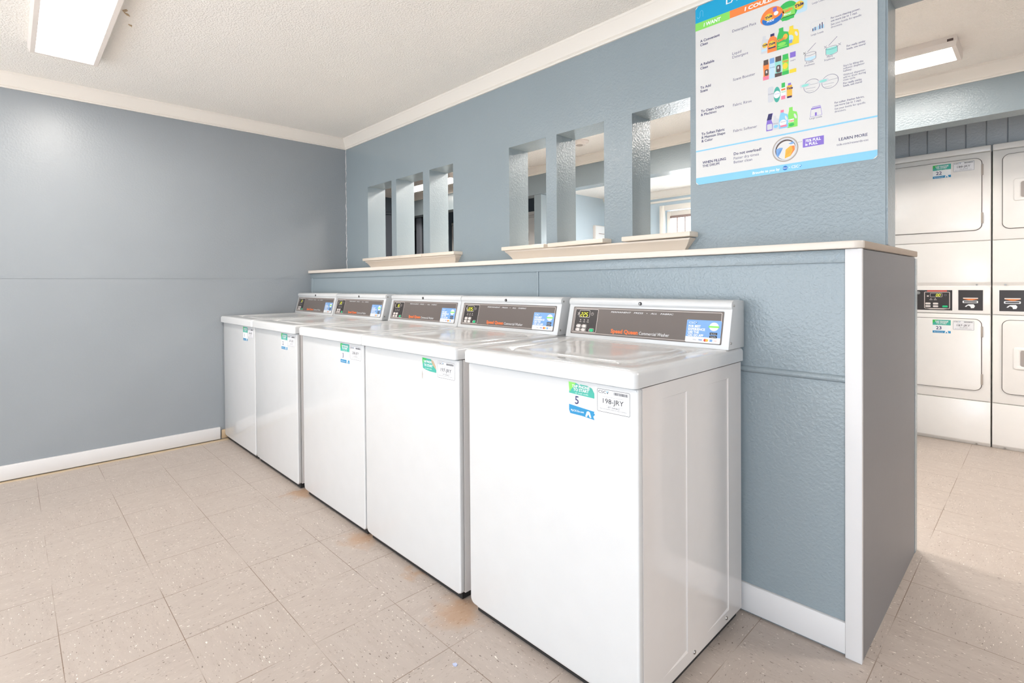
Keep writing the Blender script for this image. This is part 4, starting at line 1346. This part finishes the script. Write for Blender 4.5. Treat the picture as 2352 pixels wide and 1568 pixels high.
for (u, fill) in ((.428, 0), (.494, 1)):
    p = PP()
    p.poly([(u - .017, .405), (u - .017, .425 if fill else .412), (u + .017, .425 if fill else .412), (u + .017, .405), (u, .398)], m_mint if fill else m_sky2, 1)
    p.ring(u, .424, .0175, .0055, .0010, m_navy2, 2, 22); p.line((u - .0175, .424), (u - .0175, .404), .0010, m_navy2, 2); p.line((u + .0175, .424), (u + .0175, .404), .0010, m_navy2, 2)
    p.loop([(u + .0175 * math.cos(R(a)), .404 + .0055 * math.sin(R(a))) for a in range(180, 361, 20)], .0010, m_navy2, 2, closed=False)
    p.line((u - .009, .434), (u + .017, .458), .0013, m_navy2, 1)
    for (a, b) in ((-.019, .432), (.024, .428) if fill else (-.019, .432)):
        p.line((u + a - .004, b - .004), (u + a + .004, b + .004), .001, m_navy2, 1); p.line((u + a - .004, b + .004), (u + a + .004, b - .004), .001, m_navy2, 1)
    link('icon_drawing', p.mesh('icon_drawing'), post, 'cup icon')
for u in (.432, .489):
    p = PP()
    p.ring(u, .304, .0255, .0245, .0012, m_navy2, 1, 30, 20)
    p.line((u - .02, .298), (u + .012, .296), .0008, m_navy2, 1); p.line((u - .006, .309), (u + .024, .309), .0008, m_navy2, 1); p.line((u - .016, .288), (u + .006, .286), .0008, m_grey, 1)
    p.rr(u - .038, u - .004, .305, .318, .005, m_lgrey, 2); p.ell(u - .021, .3115, .012, .0048, m_mint, 3)
    link('icon_drawing', p.mesh('icon_drawing'), post, 'washer drum icon')
p = PP()
p.loop([(.427, .190), (.464, .190), (.461, .216), (.430, .216)], .0010, m_pur, 1); p.rect(.430, .461, .217, .221, m_pur, 1); p.rect(.433, .460, .2235, .2255, m_pur, 1); p.rect(.442, .448, .191, .203, m_pur, 1); p.line((.452, .191), (.452, .210), .0006, m_lgrey, 1)
link('icon_drawing', p.mesh('icon_drawing'), post, 'laundry basket icon')

# ------------------------------------------------------------------ litter on the floor
t = thing('paper_scrap', 'tiny pale blue scrap lying on the floor in front of the nearest washer', 'scrap', (2.915, -0.90, 0))
bm = bmesh.new()
prism(bm, [(-.007, -.004), (.002, -.006), (.008, -.002), (.006, .005), (-.003, .006)], 'z', 0.0, 0.003)
link('scrap', finish(bm, 'scrap', flat('pale_blue_paper', srgb(190, 198, 226), 0.6), False), t)
